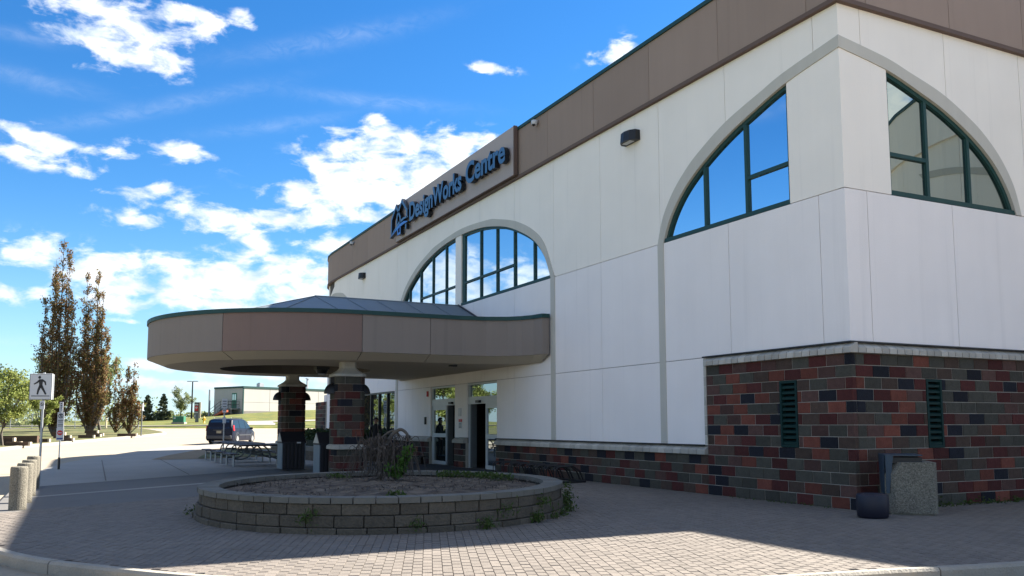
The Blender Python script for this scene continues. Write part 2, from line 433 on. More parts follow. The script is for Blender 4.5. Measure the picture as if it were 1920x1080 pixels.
class MB:
    def __init__(self):
        self.v, self.f, self.mi = [], [], []

    def add(self, vs, fs, mi=0):
        o = len(self.v)
        self.v += [tuple(p) for p in vs]
        for f in fs:
            self.f.append(tuple(i + o for i in f))
            self.mi.append(mi)
        return self

    def box(self, c, s, rz=0.0, mi=0, taper=1.0):
        x, y, z = s[0] / 2, s[1] / 2, s[2] / 2
        vs = []
        for k in (-1, 1):
            t = taper if k == 1 else 1.0
            for i, j in ((-1, -1), (1, -1), (1, 1), (-1, 1)):
                px, py = i * x * t, j * y * t
                vs.append((c[0] + px * math.cos(rz) - py * math.sin(rz), c[1] + px * math.sin(rz) + py * math.cos(rz), c[2] + k * z))
        return self.add(vs, [(3, 2, 1, 0), (4, 5, 6, 7), (0, 1, 5, 4), (1, 2, 6, 5), (2, 3, 7, 6), (3, 0, 4, 7)], mi)

    def prism(self, front, back, mi=0):
        """two matching 3D outlines (front seen counter-clockwise)"""
        n = len(front)
        fs = [tuple(range(n)), tuple(range(2 * n - 1, n - 1, -1))]
        for i in range(n):
            j = (i + 1) % n
            fs.append((j, i, n + i, n + j))
        return self.add(list(front) + list(back), fs, mi)

    def tube(self, pts, r, n=6, mi=0, cap=True):
        pts = [Vector(p) for p in pts]
        rs = r if isinstance(r, (list, tuple)) else [r] * len(pts)
        up = Vector((0, 0, 1))
        rings = []
        for i, p in enumerate(pts):
            d = (pts[min(i + 1, len(pts) - 1)] - pts[max(i - 1, 0)]).normalized()
            a = d.cross(up)
            if a.length < 1e-3:
                a = d.cross(Vector((1, 0, 0)))
            a.normalize()
            b = d.cross(a)
            rings.append([p + (a * math.cos(2 * math.pi * k / n) + b * math.sin(2 * math.pi * k / n)) * rs[i] for k in range(n)])
        vs = [v for ring in rings for v in ring]
        fs = []
        for i in range(len(pts) - 1):
            for k in range(n):
                k2 = (k + 1) % n
                fs.append((i * n + k, i * n + k2, (i + 1) * n + k2, (i + 1) * n + k))
        if cap:
            fs.append(tuple(range(n - 1, -1, -1)))
            fs.append(tuple((len(pts) - 1) * n + k for k in range(n)))
        return self.add(vs, fs, mi)

    def lathe(self, c, prof, n=16, mi=0):
        """profile of (radius, z), bottom to top"""
        vs = []
        for r, z in prof:
            for k in range(n):
                a = 2 * math.pi * k / n
                vs.append((c[0] + r * math.cos(a), c[1] + r * math.sin(a), c[2] + z))
        fs = []
        for i in range(len(prof) - 1):
            for k in range(n):
                k2 = (k + 1) % n
                fs.append((i * n + k, i * n + k2, (i + 1) * n + k2, (i + 1) * n + k))
        fs.append(tuple(range(n - 1, -1, -1)))
        fs.append(tuple((len(prof) - 1) * n + k for k in range(n)))
        return self.add(vs, fs, mi)

    def build(self, name, mats, parent=None, smooth=False, bevel=0.0):
        me = bpy.data.meshes.new(name)
        me.from_pydata(self.v, [], self.f)
        if not isinstance(mats, (list, tuple)):
            mats = [mats]
        for m in mats:
            me.materials.append(m)
        if len(mats) > 1:
            me.polygons.foreach_set('material_index', self.mi)
        if bevel:
            bm = bmesh.new()
            bm.from_mesh(me)
            bmesh.ops.remove_doubles(bm, verts=bm.verts, dist=1e-5)
            bmesh.ops.bevel(bm, geom=list(bm.edges), offset=bevel, segments=1, affect='EDGES', clamp_overlap=True)
            bm.to_mesh(me)
            bm.free()
        if smooth:
            me.polygons.foreach_set('use_smooth', [True] * len(me.polygons))
        me.update()
        return link(name, me, parent)


def link(name, me, parent=None):
    o = bpy.data.objects.new(name, me)
    COL.objects.link(o)
    if parent is not None:
        o.parent = parent
    return o


def W(o):
    """a part whose mesh is in world coordinates stays in place under its Empty"""
    o.matrix_parent_inverse = Matrix.LocRotScale(o.parent.location, o.parent.rotation_euler, None).inverted()
    return o


def tag(o, label=None, cat=None, group=None, kind=None):
    if label:
        o['label'] = label
    if cat:
        o['category'] = cat
    if group:
        o['group'] = group
    if kind:
        o['kind'] = kind
    return o


def thing(name, label, cat, loc=(0, 0, 0), rz=0.0, group=None):
    o = bpy.data.objects.new(name, None)
    COL.objects.link(o)
    o.location = loc
    o.rotation_euler = (0, 0, rz)
    return tag(o, label, cat, group)


def copy_tree(o, parent=None):
    c = o.copy()
    COL.objects.link(c)
    c.parent = parent
    for ch in [x for x in bpy.data.objects if x.parent == o]:
        copy_tree(ch, c)
    return c


class Path:
    """plan outline with outward normals"""

    def __init__(self, pts, side=1, closed=False):
        self.p = [Vector((a, b)) for a, b in pts]
        if closed:
            self.p.append(self.p[0].copy())
        self.closed = closed
        self.s = [0.0]
        for a, b in zip(self.p, self.p[1:]):
            self.s.append(self.s[-1] + (b - a).length)
        self.side = side
        self.len = self.s[-1]
        sn = []
        for a, b in zip(self.p, self.p[1:]):
            d = (b - a).normalized()
            sn.append(Vector((d.y, -d.x)) * side)
        self.vn = []
        for i in range(len(self.p)):
            if closed:
                a, b = sn[i - 1 if 0 < i else -1], sn[i % len(sn)]
            else:
                a, b = sn[max(0, i - 1)], sn[min(i, len(sn) - 1)]
            n = (a + b)
            n = n.normalized()
            n = n / max(0.35, n.dot(a))
            self.vn.append(n)
        self.sn = sn

    def at(self, s, off=0.0):
        if self.closed:
            s = s % self.len
        i = max(0, min(len(self.p) - 2, int(np.searchsorted(self.s, s, 'right')) - 1))
        t = (s - self.s[i]) / (self.s[i + 1] - self.s[i])
        q = self.p[i].lerp(self.p[i + 1], t)
        n = self.vn[i].lerp(self.vn[i + 1], t)
        return q + n * off

    def knots(self, s0, s1):
        ks = [s0]
        base = [k for k in self.s]
        if self.closed:
            base = base + [k + self.len for k in self.s[1:]] + [k - self.len for k in self.s[:-1]]
        ks += sorted(k for k in set(round(b, 6) for b in base) if s0 + 1e-4 < k < s1 - 1e-4)
        ks.append(s1)
        return ks

    def strip(self, mb, s0, s1, z0, z1, out, inn, mi=0, out_top=None, inn_top=None):
        """solid following the outline between two offsets"""
        ks = self.knots(s0, s1)
        ot = out if out_top is None else out_top
        it = inn if inn_top is None else inn_top
        rows = []
        for k in ks:
            a, b = self.at(k, out), self.at(k, inn)
            c, d = self.at(k, ot), self.at(k, it)
            rows.append([(a.x, a.y, z0), (c.x, c.y, z1), (d.x, d.y, z1), (b.x, b.y, z0)])
        vs = [v for r in rows for v in r]
        fs = []
        for i in range(len(rows) - 1):
            o, p = i * 4, (i + 1) * 4
            for q in range(4):
                q2 = (q + 1) % 4
                f = (o + q, o + q2, p + q2, p + q)
                fs.append(f if self.side < 0 else f[::-1])
        e = (len(rows) - 1) * 4
        fs.append((0, 3, 2, 1) if self.side < 0 else (0, 1, 2, 3))
        fs.append((e, e + 1, e + 2, e + 3) if self.side < 0 else (e + 3, e + 2, e + 1, e))
        return mb.add(vs, fs, mi)

    def sheet(self, mb, poly, front, back, mi=0):
        """prism of an (s, z) outline standing on the path"""
        fr, bk = [], []
        for s, z in poly:
            a, b = self.at(s, front), self.at(s, back)
            fr.append((a.x, a.y, z))
            bk.append((b.x, b.y, z))
        return mb.prism(fr, bk, mi)


def fix_normals(o):
    bm = bmesh.new()
    bm.from_mesh(o.data)
    bmesh.ops.recalc_face_normals(bm, faces=bm.faces)
    bm.to_mesh(o.data)
    bm.free()
    return o


def arc(c, r, a0, a1, n):
    return [(c[0] + r * math.cos(a0 + (a1 - a0) * i / n), c[1] + r * math.sin(a0 + (a1 - a0) * i / n)) for i in range(n + 1)]


def drape(name, poly, mat_, off=0.0, dstep=2.5, lstep=10.0, parent=None, kind='structure', flat=False):
    """ground sheet following the terrain"""
    bm = bmesh.new()
    vs = [bm.verts.new((x, y, 0)) for x, y in poly]
    f = bm.faces.new(vs)
    if f.normal.z < 0 or f.calc_area() == 0:
        pass
    bmesh.ops.triangulate(bm, faces=bm.faces)
    ds = [dl(x, y) for x, y in poly]
    d0, d1 = min(a for a, _ in ds), max(a for a, _ in ds)
    l0, l1 = min(b for _, b in ds), max(b for _, b in ds)
    if not flat:
        k = max(38.0, math.floor(d0 / dstep) * dstep)
        while k < min(d1, 165):
            x, y = xy(k, 0)
            bmesh.ops.bisect_plane(bm, geom=bm.verts[:] + bm.edges[:] + bm.faces[:], plane_co=(x, y, 0), plane_no=(*FW, 0))
            k += dstep
        k = max(-90, math.floor(l0 / lstep) * lstep)
        while k < min(l1, 60) and d1 > 110:
            x, y = xy(0, k)
            bmesh.ops.bisect_plane(bm, geom=bm.verts[:] + bm.edges[:] + bm.faces[:], plane_co=(x, y, 0), plane_no=(*RT, 0))
            k += lstep
    for v in bm.verts:
        v.co.z = (0 if flat else hgt(v.co.x, v.co.y)) + off
    bmesh.ops.recalc_face_normals(bm, faces=bm.faces)
    for f in bm.faces:
        if f.normal.z < 0:
            f.normal_flip()
    me = bpy.data.meshes.new(name)
    bm.to_mesh(me)
    bm.free()
    me.materials.append(mat_)
    o = link(name, me, parent)
    if kind:
        o['kind'] = kind
    return o


def inpoly(x, y, poly):
    c = False
    n = len(poly)
    j = n - 1
    for i in range(n):
        xi, yi = poly[i]
        xj, yj = poly[j]
        if (yi > y) != (yj > y) and x < (xj - xi) * (y - yi) / (yj - yi) + xi:
            c = not c
        j = i
    return c


def catmull(pts, n=8):
    out = []
    P = [Vector((*p, 0)) if len(p) == 2 else Vector(p) for p in pts]
    for i in range(len(P) - 1):
        p0, p1, p2, p3 = P[max(0, i - 1)], P[i], P[i + 1], P[min(len(P) - 1, i + 2)]
        for k in range(n):
            t = k / n
            q = 0.5 * ((2 * p1) + (p2 - p0) * t + (2 * p0 - 5 * p1 + 4 * p2 - p3) * t * t + (3 * p1 - p0 - 3 * p2 + p3) * t ** 3)
            out.append(q)
    out.append(P[-1])
    return out


# leaf clouds -------------------------------------------------------------
def leaf_mesh(name, pts, size, mat_, parent=None, seed=1, aspect=1.5, up=0.0, kind=None):
    r = np.random.RandomState(seed)
    pts = np.asarray(pts, float)
    n = len(pts)
    u = r.normal(size=(n, 3))
    u[:, 2] += up
    u /= np.linalg.norm(u, axis=1)[:, None]
    w = r.normal(size=(n, 3))
    v = np.cross(u, w)
    v /= np.linalg.norm(v, axis=1)[:, None]
    s = size * (0.6 + 0.8 * r.rand(n))[:, None]
    a, b = u * s * aspect * 0.5, v * s * 0.5
    vs = np.stack([pts - a, pts + b * 0.9 + a * 0.1, pts + a, pts - b * 0.9 + a * 0.1], 1).reshape(-1, 3)
    fs = np.arange(4 * n).reshape(-1, 4)
    me = bpy.data.meshes.new(name)
    me.from_pydata(vs.tolist(), [], fs.tolist())
    at = me.attributes.new('rnd', 'FLOAT', 'FACE')
    at.data.foreach_set('value', r.rand(n).astype(np.float32))
    me.materials.append(mat_)
    o = link(name, me, parent)
    if kind:
        o['kind'] = kind
    return o



# ================================================================== SETTING
def build_ground():
    dsq = list(range(-60, 36, 6)) + [38.5, 40] + [40 + 3 * i for i in range(1, 21)] + [102.5, 103.2, 103.9, 104.6, 105.5, 107] + list(range(109, 165, 2)) + [175, 200, 250, 320, 450, 700, 1100, 1800, 2800]
    lsq = [-2500, -1200, -600, -300, -180, -120] + list(range(-100, 62, 6)) + [80, 120, 200, 400, 900, 2500]
    vs, fs = [], []
    for d in dsq:
        for l in lsq:
            x, y = xy(d, l)
            h = hgt(x, y)
            if d < 103.5:
                h -= 0.35
            else:
                h += 0.03 + 0.02 * math.sin(x * 0.7) * math.sin(y * 0.5)
            vs.append((x, y, h))
    n = len(lsq)
    for i in range(len(dsq) - 1):
        for j in range(n - 1):
            fs.append((i * n + j, i * n + j + 1, (i + 1) * n + j + 1, (i + 1) * n + j))
    me = bpy.data.meshes.new('ground')
    me.from_pydata(vs, [], fs)
    me.materials.append(M_GRASS)
    me.polygons.foreach_set('use_smooth', [True] * len(fs))
    tag(link('ground', me), kind='structure')


build_ground()
ROAD_Z = -0.13
rp = [xy(-45, -70), xy(-45, 60), xy(60, 60), xy(103.4, 40), xy(103.4, -70)]
drape('road', rp, M_ROAD, ROAD_Z)

KERB_PTS = [(-14.05, 16), (-14.05, 6.5), (-13.98, 4.5), (-13.78, 2.7), (-13.41, 1.37), (-12.95, .3), (-12.34, -.59), (-11.6, -1.55), (-10.4, -2.75), (-9.0, -3.6), (-7.4, -4.2), (-5.85, -4.5), (-4.77, -4.68), (-4.1, -4.84), (-2.94, -5.03), (0, -5.35), (6, -5.7), (16, -6.0)]
ks = [(p.x, p.y) for p in catmull(KERB_PTS, 5)]
SW_OUT = [(-14.05, 16), (-13.95, 20), (-13.6, 24.6), (-12.8, 31), (-11.3, 36.7), (-9.8, 41.5), (-8.0, 46.2), (-5.6, 50.5), (-2, 54.5), (3, 57.5), (10, 59), (24, 60)]
so_ = [(p.x, p.y) for p in catmull(SW_OUT, 5)]
S0 = lambda x: 14.12 + (x + 13.54) * 0.863     # edge between pale and dark concrete
S2 = lambda x: 7.02 + (x + 13.45) * 0.61       # edge between pavers and dark concrete

# pavers area : inside the kerb line, up to S2
plaza = [p for p in ks if p[1] < S2(-14.05)]
plaza = [(-14.05, S2(-14.05))] + plaza + [(16, 0.2), (0.35, 0.2), (0.35, S2(0.35))]
PLZ = drape('paver_plaza', plaza, M_SAND, -0.018, flat=True)
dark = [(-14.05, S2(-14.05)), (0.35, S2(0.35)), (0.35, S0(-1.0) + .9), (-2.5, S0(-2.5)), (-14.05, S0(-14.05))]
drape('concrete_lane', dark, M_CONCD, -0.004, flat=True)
gl = [(-13.7, 10.05), (-9.03, 13.55), (-3, 18.0), (-3, 18.45), (-9.03, 13.98), (-13.7, 10.4)]
drape('gutter_band', gl, M_CONC, 0.002, flat=True)
pale = [(-14.05, S0(-14.05)), (-2.5, S0(-2.5)), (0.35, S0(-1.0) + .9), (0.35, 40)] + [(3, 44), (8, 45), (24, 45)] + so_[::-1]
drape('sidewalk', pale, M_CONC, 0.0)

# thick edge under the sidewalk along the road
mb = MB()
for a, b in zip(so_, so_[1:]):
    z0, z1 = hgt(*a), hgt(*b)
    mb.add([(a[0], a[1], z0), (b[0], b[1], z1), (b[0], b[1], z1 - .4), (a[0], a[1], z0 - .4)], [(0, 1, 2, 3)])
tag(mb.build('sidewalk_edge', M_CONC), kind='structure')
mb = MB()
for x in (-11.75, -9.3):   # joints cut in the slab
    mb.box((x, S0(x) + 8.2, 0.003), (0.035, 16.0, 0.004), R(-1))
tag(mb.build('slab_joint', M_SAND), kind='structure')

# kerb built of lengths, individually visible
kp = Path(ks, side=-1)
# make sure outward points to the road
if (kp.at(20, 1.0) - Vector((-7, 3))).length < (kp.at(20, 0) - Vector((-7, 3))).length:
    kp = Path(ks, side=1)
KERB = thing('kerb', None, None)
del_keys = None
KERB['kind'] = 'structure'
s = 9.0
KM = []
while s < kp.len - 0.5:
    L_ = 2.4 if s < 22 else 3.0
    e = min(s + L_, kp.len)
    mb = MB()
    top = 0.015 + 0.008 * rnd.random()
    t = kp.at((s + e) / 2)
    if t.y > 2.0:
        top = 0.008
    kp.strip(mb, s + 0.008, e - 0.008, -0.30, top - 0.03, 0.185, 0.05)
    kp.strip(mb, s + 0.008, e - 0.008, top - 0.03, top, 0.185, 0.035, out_top=0.16, inn_top=0.06)
    fix_normals(mb.build('kerb_stone', M_KERB, KERB))
    s = e


def build_pavers():
    # long side runs away from the kerb; columns staggered by half a paver
    ang = math.atan2(FW[0], FW[1]) + R(-5.3)
    U = (math.sin(ang), math.cos(ang))          # along the long side
    V = (U[1], -U[0])
    l, w, g, ge = 0.218, 0.109, 0.004, 0.014
    items = []
    rr = random.Random(3)
    O = (-8.0, -2.0)
    for j in range(-110, 170):
        for i in range(-60, 70):
            a = (i + (0.5 if j % 2 else 0.0)) * l
            b = j * w
            x, y = O[0] + U[0] * a + V[0] * b, O[1] + U[1] * a + V[1] * b
            if x > 6.5 or not inpoly(x, y, plaza):
                continue
            d, lt = dl(x, y)
            if abs(lt) > d * 0.66 + 1.0:
                continue
            items.append((d * 1.0 + abs(lt) * 0.05, x, y))
    items.sort()
    # the closest ones inside the picture are separate pieces
    def shown(x, y):
        d, lt = dl(x, y)
        return d > 1632 * 1.56 / (1080 - 800) and abs(lt) < 0.585 * d
    near = [k for k in items if shown(k[1], k[2])][:300]
    ns = set(near)
    ca, sa = V, U

    def shape(x, y, z, tilt):
        hx, hy = (w - g) / 2, (l - ge) / 2
        o, q = [], []
        for sx, sy in ((-1, -1), (1, -1), (1, 1), (-1, 1)):
            for k, (ix, iy, dz) in enumerate(((hx, hy, -0.012), (hx - .002, hy - .007, 0.0))):
                px, py = sx * ix, sy * iy
                P = (x + V[0] * px + U[0] * py, y + V[1] * px + U[1] * py, z + dz + tilt[0] * px + tilt[1] * py)
                (o if k == 0 else q).append(P)
        return o + q
    FS = [(4, 5, 6, 7), (0, 1, 5, 4), (1, 2, 6, 5), (2, 3, 7, 6), (3, 0, 4, 7)]
    protos = []
    for k in range(6):
        me = bpy.data.meshes.new('paver')
        t = (rr.uniform(-.02, .02), rr.uniform(-.015, .015))
        vs = shape(0, 0, 0, t)
        lo = [(p[0], p[1], p[2] - 0.03) for p in vs[:4]]
        me.from_pydata(vs + lo, [], FS + [(8, 9, 1, 0), (9, 10, 2, 1), (10, 11, 3, 2), (11, 8, 0, 3)])
        me.materials.append(M_PAVER1)
        protos.append(me)
    for _, x, y in near:
        o = link('paver', protos[rr.randrange(6)], PLZ)
        o.location = (x, y, rr.uniform(-.0015, .002))
    VS, FA, AT = [], [], []
    for it in items:
        if it in ns:
            continue
        _, x, y = it
        b = len(VS)
        VS += shape(x, y, rr.uniform(-.002, .002), (rr.uniform(-.02, .02), rr.uniform(-.012, .012)))
        r = rr.random()
        for f in FS:
            FA.append(tuple(b + i for i in f))
            AT.append(r)
    me = bpy.data.meshes.new('pavers')
    me.from_pydata(VS, [], FA)
    a = me.attributes.new('rnd', 'FLOAT', 'FACE')
    a.data.foreach_set('value', AT)
    me.materials.append(M_PAVER)
    o = link('pavers', me, PLZ)
    o['kind'] = 'stuff'


build_pavers()

# lawns
lawn_left = [(-20.5, -30), (-20, 20), (-18.6, 40), (-17.05, 50), (-13.82, 62.2), (-8, 75.3), (-5.75, 81.2), (-4.6, 85), (-4.7, 88.6), (-5.86, 94.9), (-9, 99.0), (-20, 102.5), (-80, 128), (-80, -30)]
drape('lawn', lawn_left, M_GRASSN, 0.03)
lk = Path([(p.x, p.y) for p in catmull(lawn_left[:11], 4)], side=1)
mb = MB()
pts = lk.p
for a, b, na, nb in zip(pts, pts[1:], lk.vn, lk.vn[1:]):
    za, zb = hgt(a.x, a.y), hgt(b.x, b.y)
    A = [(a.x + na.x * .22, a.y + na.y * .22, za - .2), (a.x + na.x * .22, a.y + na.y * .22, za + .035), (a.x - na.x * .12, a.y - na.y * .12, za + .05)]
    B = [(b.x + nb.x * .22, b.y + nb.y * .22, zb - .2), (b.x + nb.x * .22, b.y + nb.y * .22, zb + .035), (b.x - nb.x * .12, b.y - nb.y * .12, zb + .05)]
    mb.add(A + B, [(0, 3, 4, 1), (1, 4, 5, 2)])
tag(mb.build('lawn_kerb', M_KERB), kind='structure')
bed = [(-9.6, 31.3), (-9.15, 33.2), (-8.4, 36), (-7.3, 39.2), (-6.3, 42.6), (-4.2, 44.6), (-2.6, 44.8), (-1.6, 43), (-1.6, 32.4), (-5, 31.4), (-7.5, 30.9), (-9.2, 30.9)]
drape('planting_bed', bed, mat('bed_dirt', (0.19, 0.14, 0.085), 1.0, 0.2, 2), 0.012)
bed2 = [(-7.6, 31.4), (-7.0, 34.5), (-6.2, 38), (-5.2, 41.5), (-3.4, 43.4), (-2.0, 42.5), (-2.0, 33.0), (-4.6, 32.0)]
drape('bed_grass', bed2, M_GRASSN, 0.03, kind='stuff')
# far kerb, its sidewalk, driveway and verge
fk = [(-60, 128.5), (-30, 114), (-14, 106.3), (-7.2, 102.3), (-3.8, 100.5), (2.3, 99.6), (4.6, 99.9), (6.0, 101.2), (6.8, 103.2)]
fp = [(p.x, p.y) for p in catmull(fk, 4)]
mb = MB()
pf = Path(fp, side=1)
for a, b, na, nb in zip(pf.p, pf.p[1:], pf.vn, pf.vn[1:]):
    za, zb = hgt(a.x, a.y), hgt(b.x, b.y)
    q = []
    for p, n, z in ((a, na, za), (b, nb, zb)):
        q += [(p.x + n.x * .15, p.y + n.y * .15, z - .25), (p.x + n.x * .15, p.y + n.y * .15, z + .16), (p.x - n.x * 1.3, p.y - n.y * 1.3, z + .19), (p.x - n.x * 1.3, p.y - n.y * 1.3, z - .2)]
    mb.add(q, [(0, 4, 5, 1), (1, 5, 6, 2), (2, 6, 7, 3)])
fix_normals(tag(mb.build('far_kerb', M_KERB), kind='structure'))
drape('driveway', [(5.8, 100.6), (9.4, 98.6), (10.4, 103.6), (10.6, 106.4), (7.6, 107.2), (6.9, 103.6)], M_CONC, 0.065)
drape('far_sidewalk', [(7.4, 107.3), (16.4, 104.7), (30, 100), (30, 101.3), (16.6, 106.1), (7.8, 108.6)], M_CONC, 0.075)
drape('verge', [(8.9, 101.2), (11, 97.5), (13.6, 93.9), (30, 84), (34, 97), (16.0, 102.9), (10, 104.3)], M_GRASS, 0.060)

# ================================================================== MAIN BUILDING
BLD = thing('main_building', 'large stucco building with brown parapet, arched windows and coloured block base', 'building')
BH, PT = 0.2207, 11.36
left_pts = [(0.0, 0.0), (0.0, 37.0)] + arc((7.0, 37.0), 7.0, math.pi, math.pi / 2, 10)[1:] + [(26, 44.0)]
LEFT = Path(left_pts, side=-1)
RIGHT = Path([(0.0, 0.0), (8.9, 0.0)], side=1)
wing_pts = [(8.9, 0.0), (8.9, -2.2)] + arc((17.9, -2.2), 9.0, math.pi, math.pi * 1.5, 12)[1:] + [(28, -11.2)]
WING = Path(wing_pts, side=1)
assert LEFT.at(5, 1).x < 0 and RIGHT.at(3, 1).y < 0 and WING.at(1, 1).x < 8.9


def curve_fn(pts):
    q = catmull(pts, 10)
    xs = np.array([p.x for p in q])
    zs = np.array([p.y for p in q])
    xs = np.maximum.accumulate(xs)
    return xs, zs


class Arch:
    def __init__(self, outer, inner, s0, s1):
        self.ox, self.oz = curve_fn(outer)
        self.ix, self.iz = curve_fn(inner)
        self.s0, self.s1 = s0, s1

    def out(self, s):
        return float(np.interp(s, self.ox, self.oz, left=6.0, right=6.0))

    def inn(self, s):
        return float(np.interp(s, self.ix, self.iz, left=6.0, right=6.0))


CO = [(0, 8.99), (1.45, 8.78), (2.2, 8.60), (3.32, 8.30), (4.28, 7.88), (4.8, 7.57), (5.30, 7.15), (5.70, 6.62), (5.93, 6.0)]
CI = [(0, 8.75), (1.46, 8.53), (2.56, 8.22), (3.36, 7.95), (4.16, 7.58), (4.75, 7.22), (5.15, 6.87), (5.48, 6.45), (5.70, 6.0)]
A1 = Arch(CO, CI, 1.44, 5.70)
k = 5.28 / 5.93
A2 = Arch([(x * k, z) for x, z in CO], [(x * 5.11 / 5.70, z) for x, z in CI], 1.32, 5.11)
mo = [(0, 8.94), (2.44, 8.78), (3.37, 8.61), (4.68, 8.26), (5.88, 7.73), (6.66, 7.12), (7.28, 6.0)]
mi_ = [(0, 8.71), (1.65, 8.64), (3.05, 8.43), (4.34, 8.10), (5.8, 7.47), (6.6, 6.8), (7.05, 6.0)]
sym = lambda P, c, sc=1.0: [(c - x * sc, z) for x, z in P[::-1]] + [(c + x * sc, z) for x, z in P[1:]]
A3 = Arch(sym(mo, 18.45), sym(mi_, 18.45), 11.4, 25.5)
A4 = Arch(sym(mo, 36.6, 0.62), sym(mi_, 36.6, 0.61), 36.6 - 4.3, 36.6 + 4.3)
SILL = 6.0


def wall_grid(path, joints, arches, parent=BLD, z_low=None, hide=None, gap=0.014, upper=M_CREAM, front=-0.05):
    """stucco panels on a grid, cut by the arches; returns nothing"""
    def panel(poly, m):
        mb = MB()
        path.sheet(mb, poly, front, front - 0.06)
        o = mb.build('wall_panel', m, parent)
        fix_normals(o)
    g = gap / 2
    for a, b in zip(joints, joints[1:]):
        a2, b2 = a + g, b - g
        f = lambda s: max([SILL + g] + [A.out(s) - .018 for A in arches])
        n = 3 + int((b - a) / 0.12)
        ss = [a2 + (b2 - a2) * i / n for i in range(n + 1)]
        bottom = [(s, f(s)) for s in ss]
        if all(abs(z - bottom[0][1]) < 1e-4 for _, z in bottom):
            bottom = [bottom[0], bottom[-1]]
        top = 9.63
        panel(bottom + [(b2, top), (a2, top)], upper)
        # middle row
        if b2 - a2 > 0.05:
            panel([(a2, 3.07 + g), (b2, 3.07 + g), (b2, SILL - g), (a2, SILL - g)], M_WHITE)
        if z_low:
            for (p, q, z0, z1) in z_low(a2, b2):
                panel([(p, z0), (q, z0), (q, z1), (p, z1)], M_WHITE)


# left facade --------------------------------------------------------------
JL = [0.043, 0.69, 3.33, 5.835]
JL2 = [5.835, 8.58, 11.23]
JL3 = [11.23, 13.9, 16.5, 19.1, 21.75, 24.4, 25.75]
JL4 = [25.75, 28.3, 30.9, 33.5, 36.1, 38.7, 41.3, 43.9, 46.5, LEFT.len - 8]


def low_left(a, b):
    """panels between the block base and the z=3.07 joint, leaving door and window openings"""
    holes = [(-1, 4.16), (15.23, 17.78), (18.92, 21.45), (25.9, 31.2), (36.5, 39.8)]
    segs = [(a, b)]
    for h0, h1 in holes:
        ns = []
        for p, q in segs:
            if h1 <= p or h0 >= q:
                ns.append((p, q))
                continue
            if h0 > p:
                ns.append((p, h0))
            if h1 < q:
                ns.append((h1, q))
        segs = ns
    return [(p, q, 1.09, 3.063) for p, q in segs if q - p > 0.05]


for J in (JL, JL2, JL3, JL4):
    wall_grid(LEFT, J, [A1, A3, A4], z_low=low_left)
JR = [0.103, 0.64, 3.07, 5.50, 7.93, 8.9]
wall_grid(RIGHT, JR, [A2])

# white piers beside the corner windows and the central pier of the entrance arch
for path, A, s0, s1 in ((LEFT, A1, 0.051, 1.44), (RIGHT, A2, 0.052, 1.32), (LEFT, A3, 18.38, 18.92)):
    mb = MB()
    n = 8
    ss = [s0 + (s1 - s0) * i / n for i in range(n + 1)]
    path.sheet(mb, [(s0, SILL + .007), (s1, SILL + .007)] + [(s, A.inn(s) - .004) for s in ss[::-1]], -0.05, -0.20)
    fix_normals(mb.build('window_pier', M_CREAM, BLD))

# backing behind the joints
mb = MB()
LEFT.strip(mb, 5.9, 11.3, 1.0, 9.7, -0.115, -0.30)
LEFT.strip(mb, 0.12, 4.2, 2.9, 5.96, -0.115, -0.30)
LEFT.strip(mb, 4.2, 5.9, 1.0, 5.96, -0.115, -0.30)
LEFT.strip(mb, 11.3, 25.7, 3.05, 5.96, -0.115, -0.30)
LEFT.strip(mb, 0.12, LEFT.len - 8, 8.75, 9.7, -0.115, -0.30)
LEFT.strip(mb, 25.7, LEFT.len - 8, 3.05, 9.7, -0.115, -0.30)
RIGHT.strip(mb, 0.12, 8.88, 2.9, 5.96, -0.115, -0.30)
RIGHT.strip(mb, 0.12, 8.88, 8.75, 9.7, -0.115, -0.30)
RIGHT.strip(mb, 5.3, 8.88, 5.9, 9.7, -0.115, -0.30)
for A, path in ((A1, LEFT), (A2, RIGHT)):   # spandrels above the curves
    n = 24
    e = A.ox[-1]
    ss = [0.12 + (e - .12) * i / n for i in range(n + 1)]
    path.sheet(mb, [(s, A.out(s) - .05) for s in ss] + [(e, 9.0), (0.12, 9.0)], -0.115, -0.3)
for lo, hi in ((11.2, 18.45), (18.45, 25.7)):
    ss = [lo + (hi - lo) * i / 30 for i in range(31)]
    LEFT.sheet(mb, [(s, A3.out(s) - .03) for s in ss] + [(hi, 9.0), (lo, 9.0)], -0.115, -0.3)
fix_normals(mb.build('wall_backing', M_JOINT, BLD))

# arch trims and flat pilaster strips
def trim(path, A, lo, hi, n=64, t=0.02):
    # follow the curve by parameter so the steep ends stay smooth
    mb = MB()
    m = len(A.ox)
    sel = [i for i in range(m) if lo - 1e-6 <= A.ox[i] <= hi + 1e-6]
    lim = .03 if path is not WING and A.ox[0] < .01 else -9
    rows = []
    for i in sel:
        f = i / (m - 1) * (len(A.ix) - 1)
        ix = float(np.interp(f, range(len(A.ix)), A.ix))
        iz = float(np.interp(f, range(len(A.iz)), A.iz))
        q = []
        for s, z in ((A.ox[i], A.oz[i]), (ix, iz)):
            for off in (t - 0.05, -0.24):
                p = path.at(max(s, -off) if lim > 0 else s, off)
                q.append((p.x, p.y, z))
        rows.append(q)
    vs = [v for r in rows for v in r]
    fs = []
    for i in range(len(rows) - 1):
        o, p = 4 * i, 4 * i + 4
        fs += [(o, p, p + 2, o + 2), (o, o + 1, p + 1, p), (o + 2, p + 2, p + 3, o + 3)]
    mb.add(vs, fs)
    fix_normals(mb.build('arch_trim', M_TRIM, BLD))


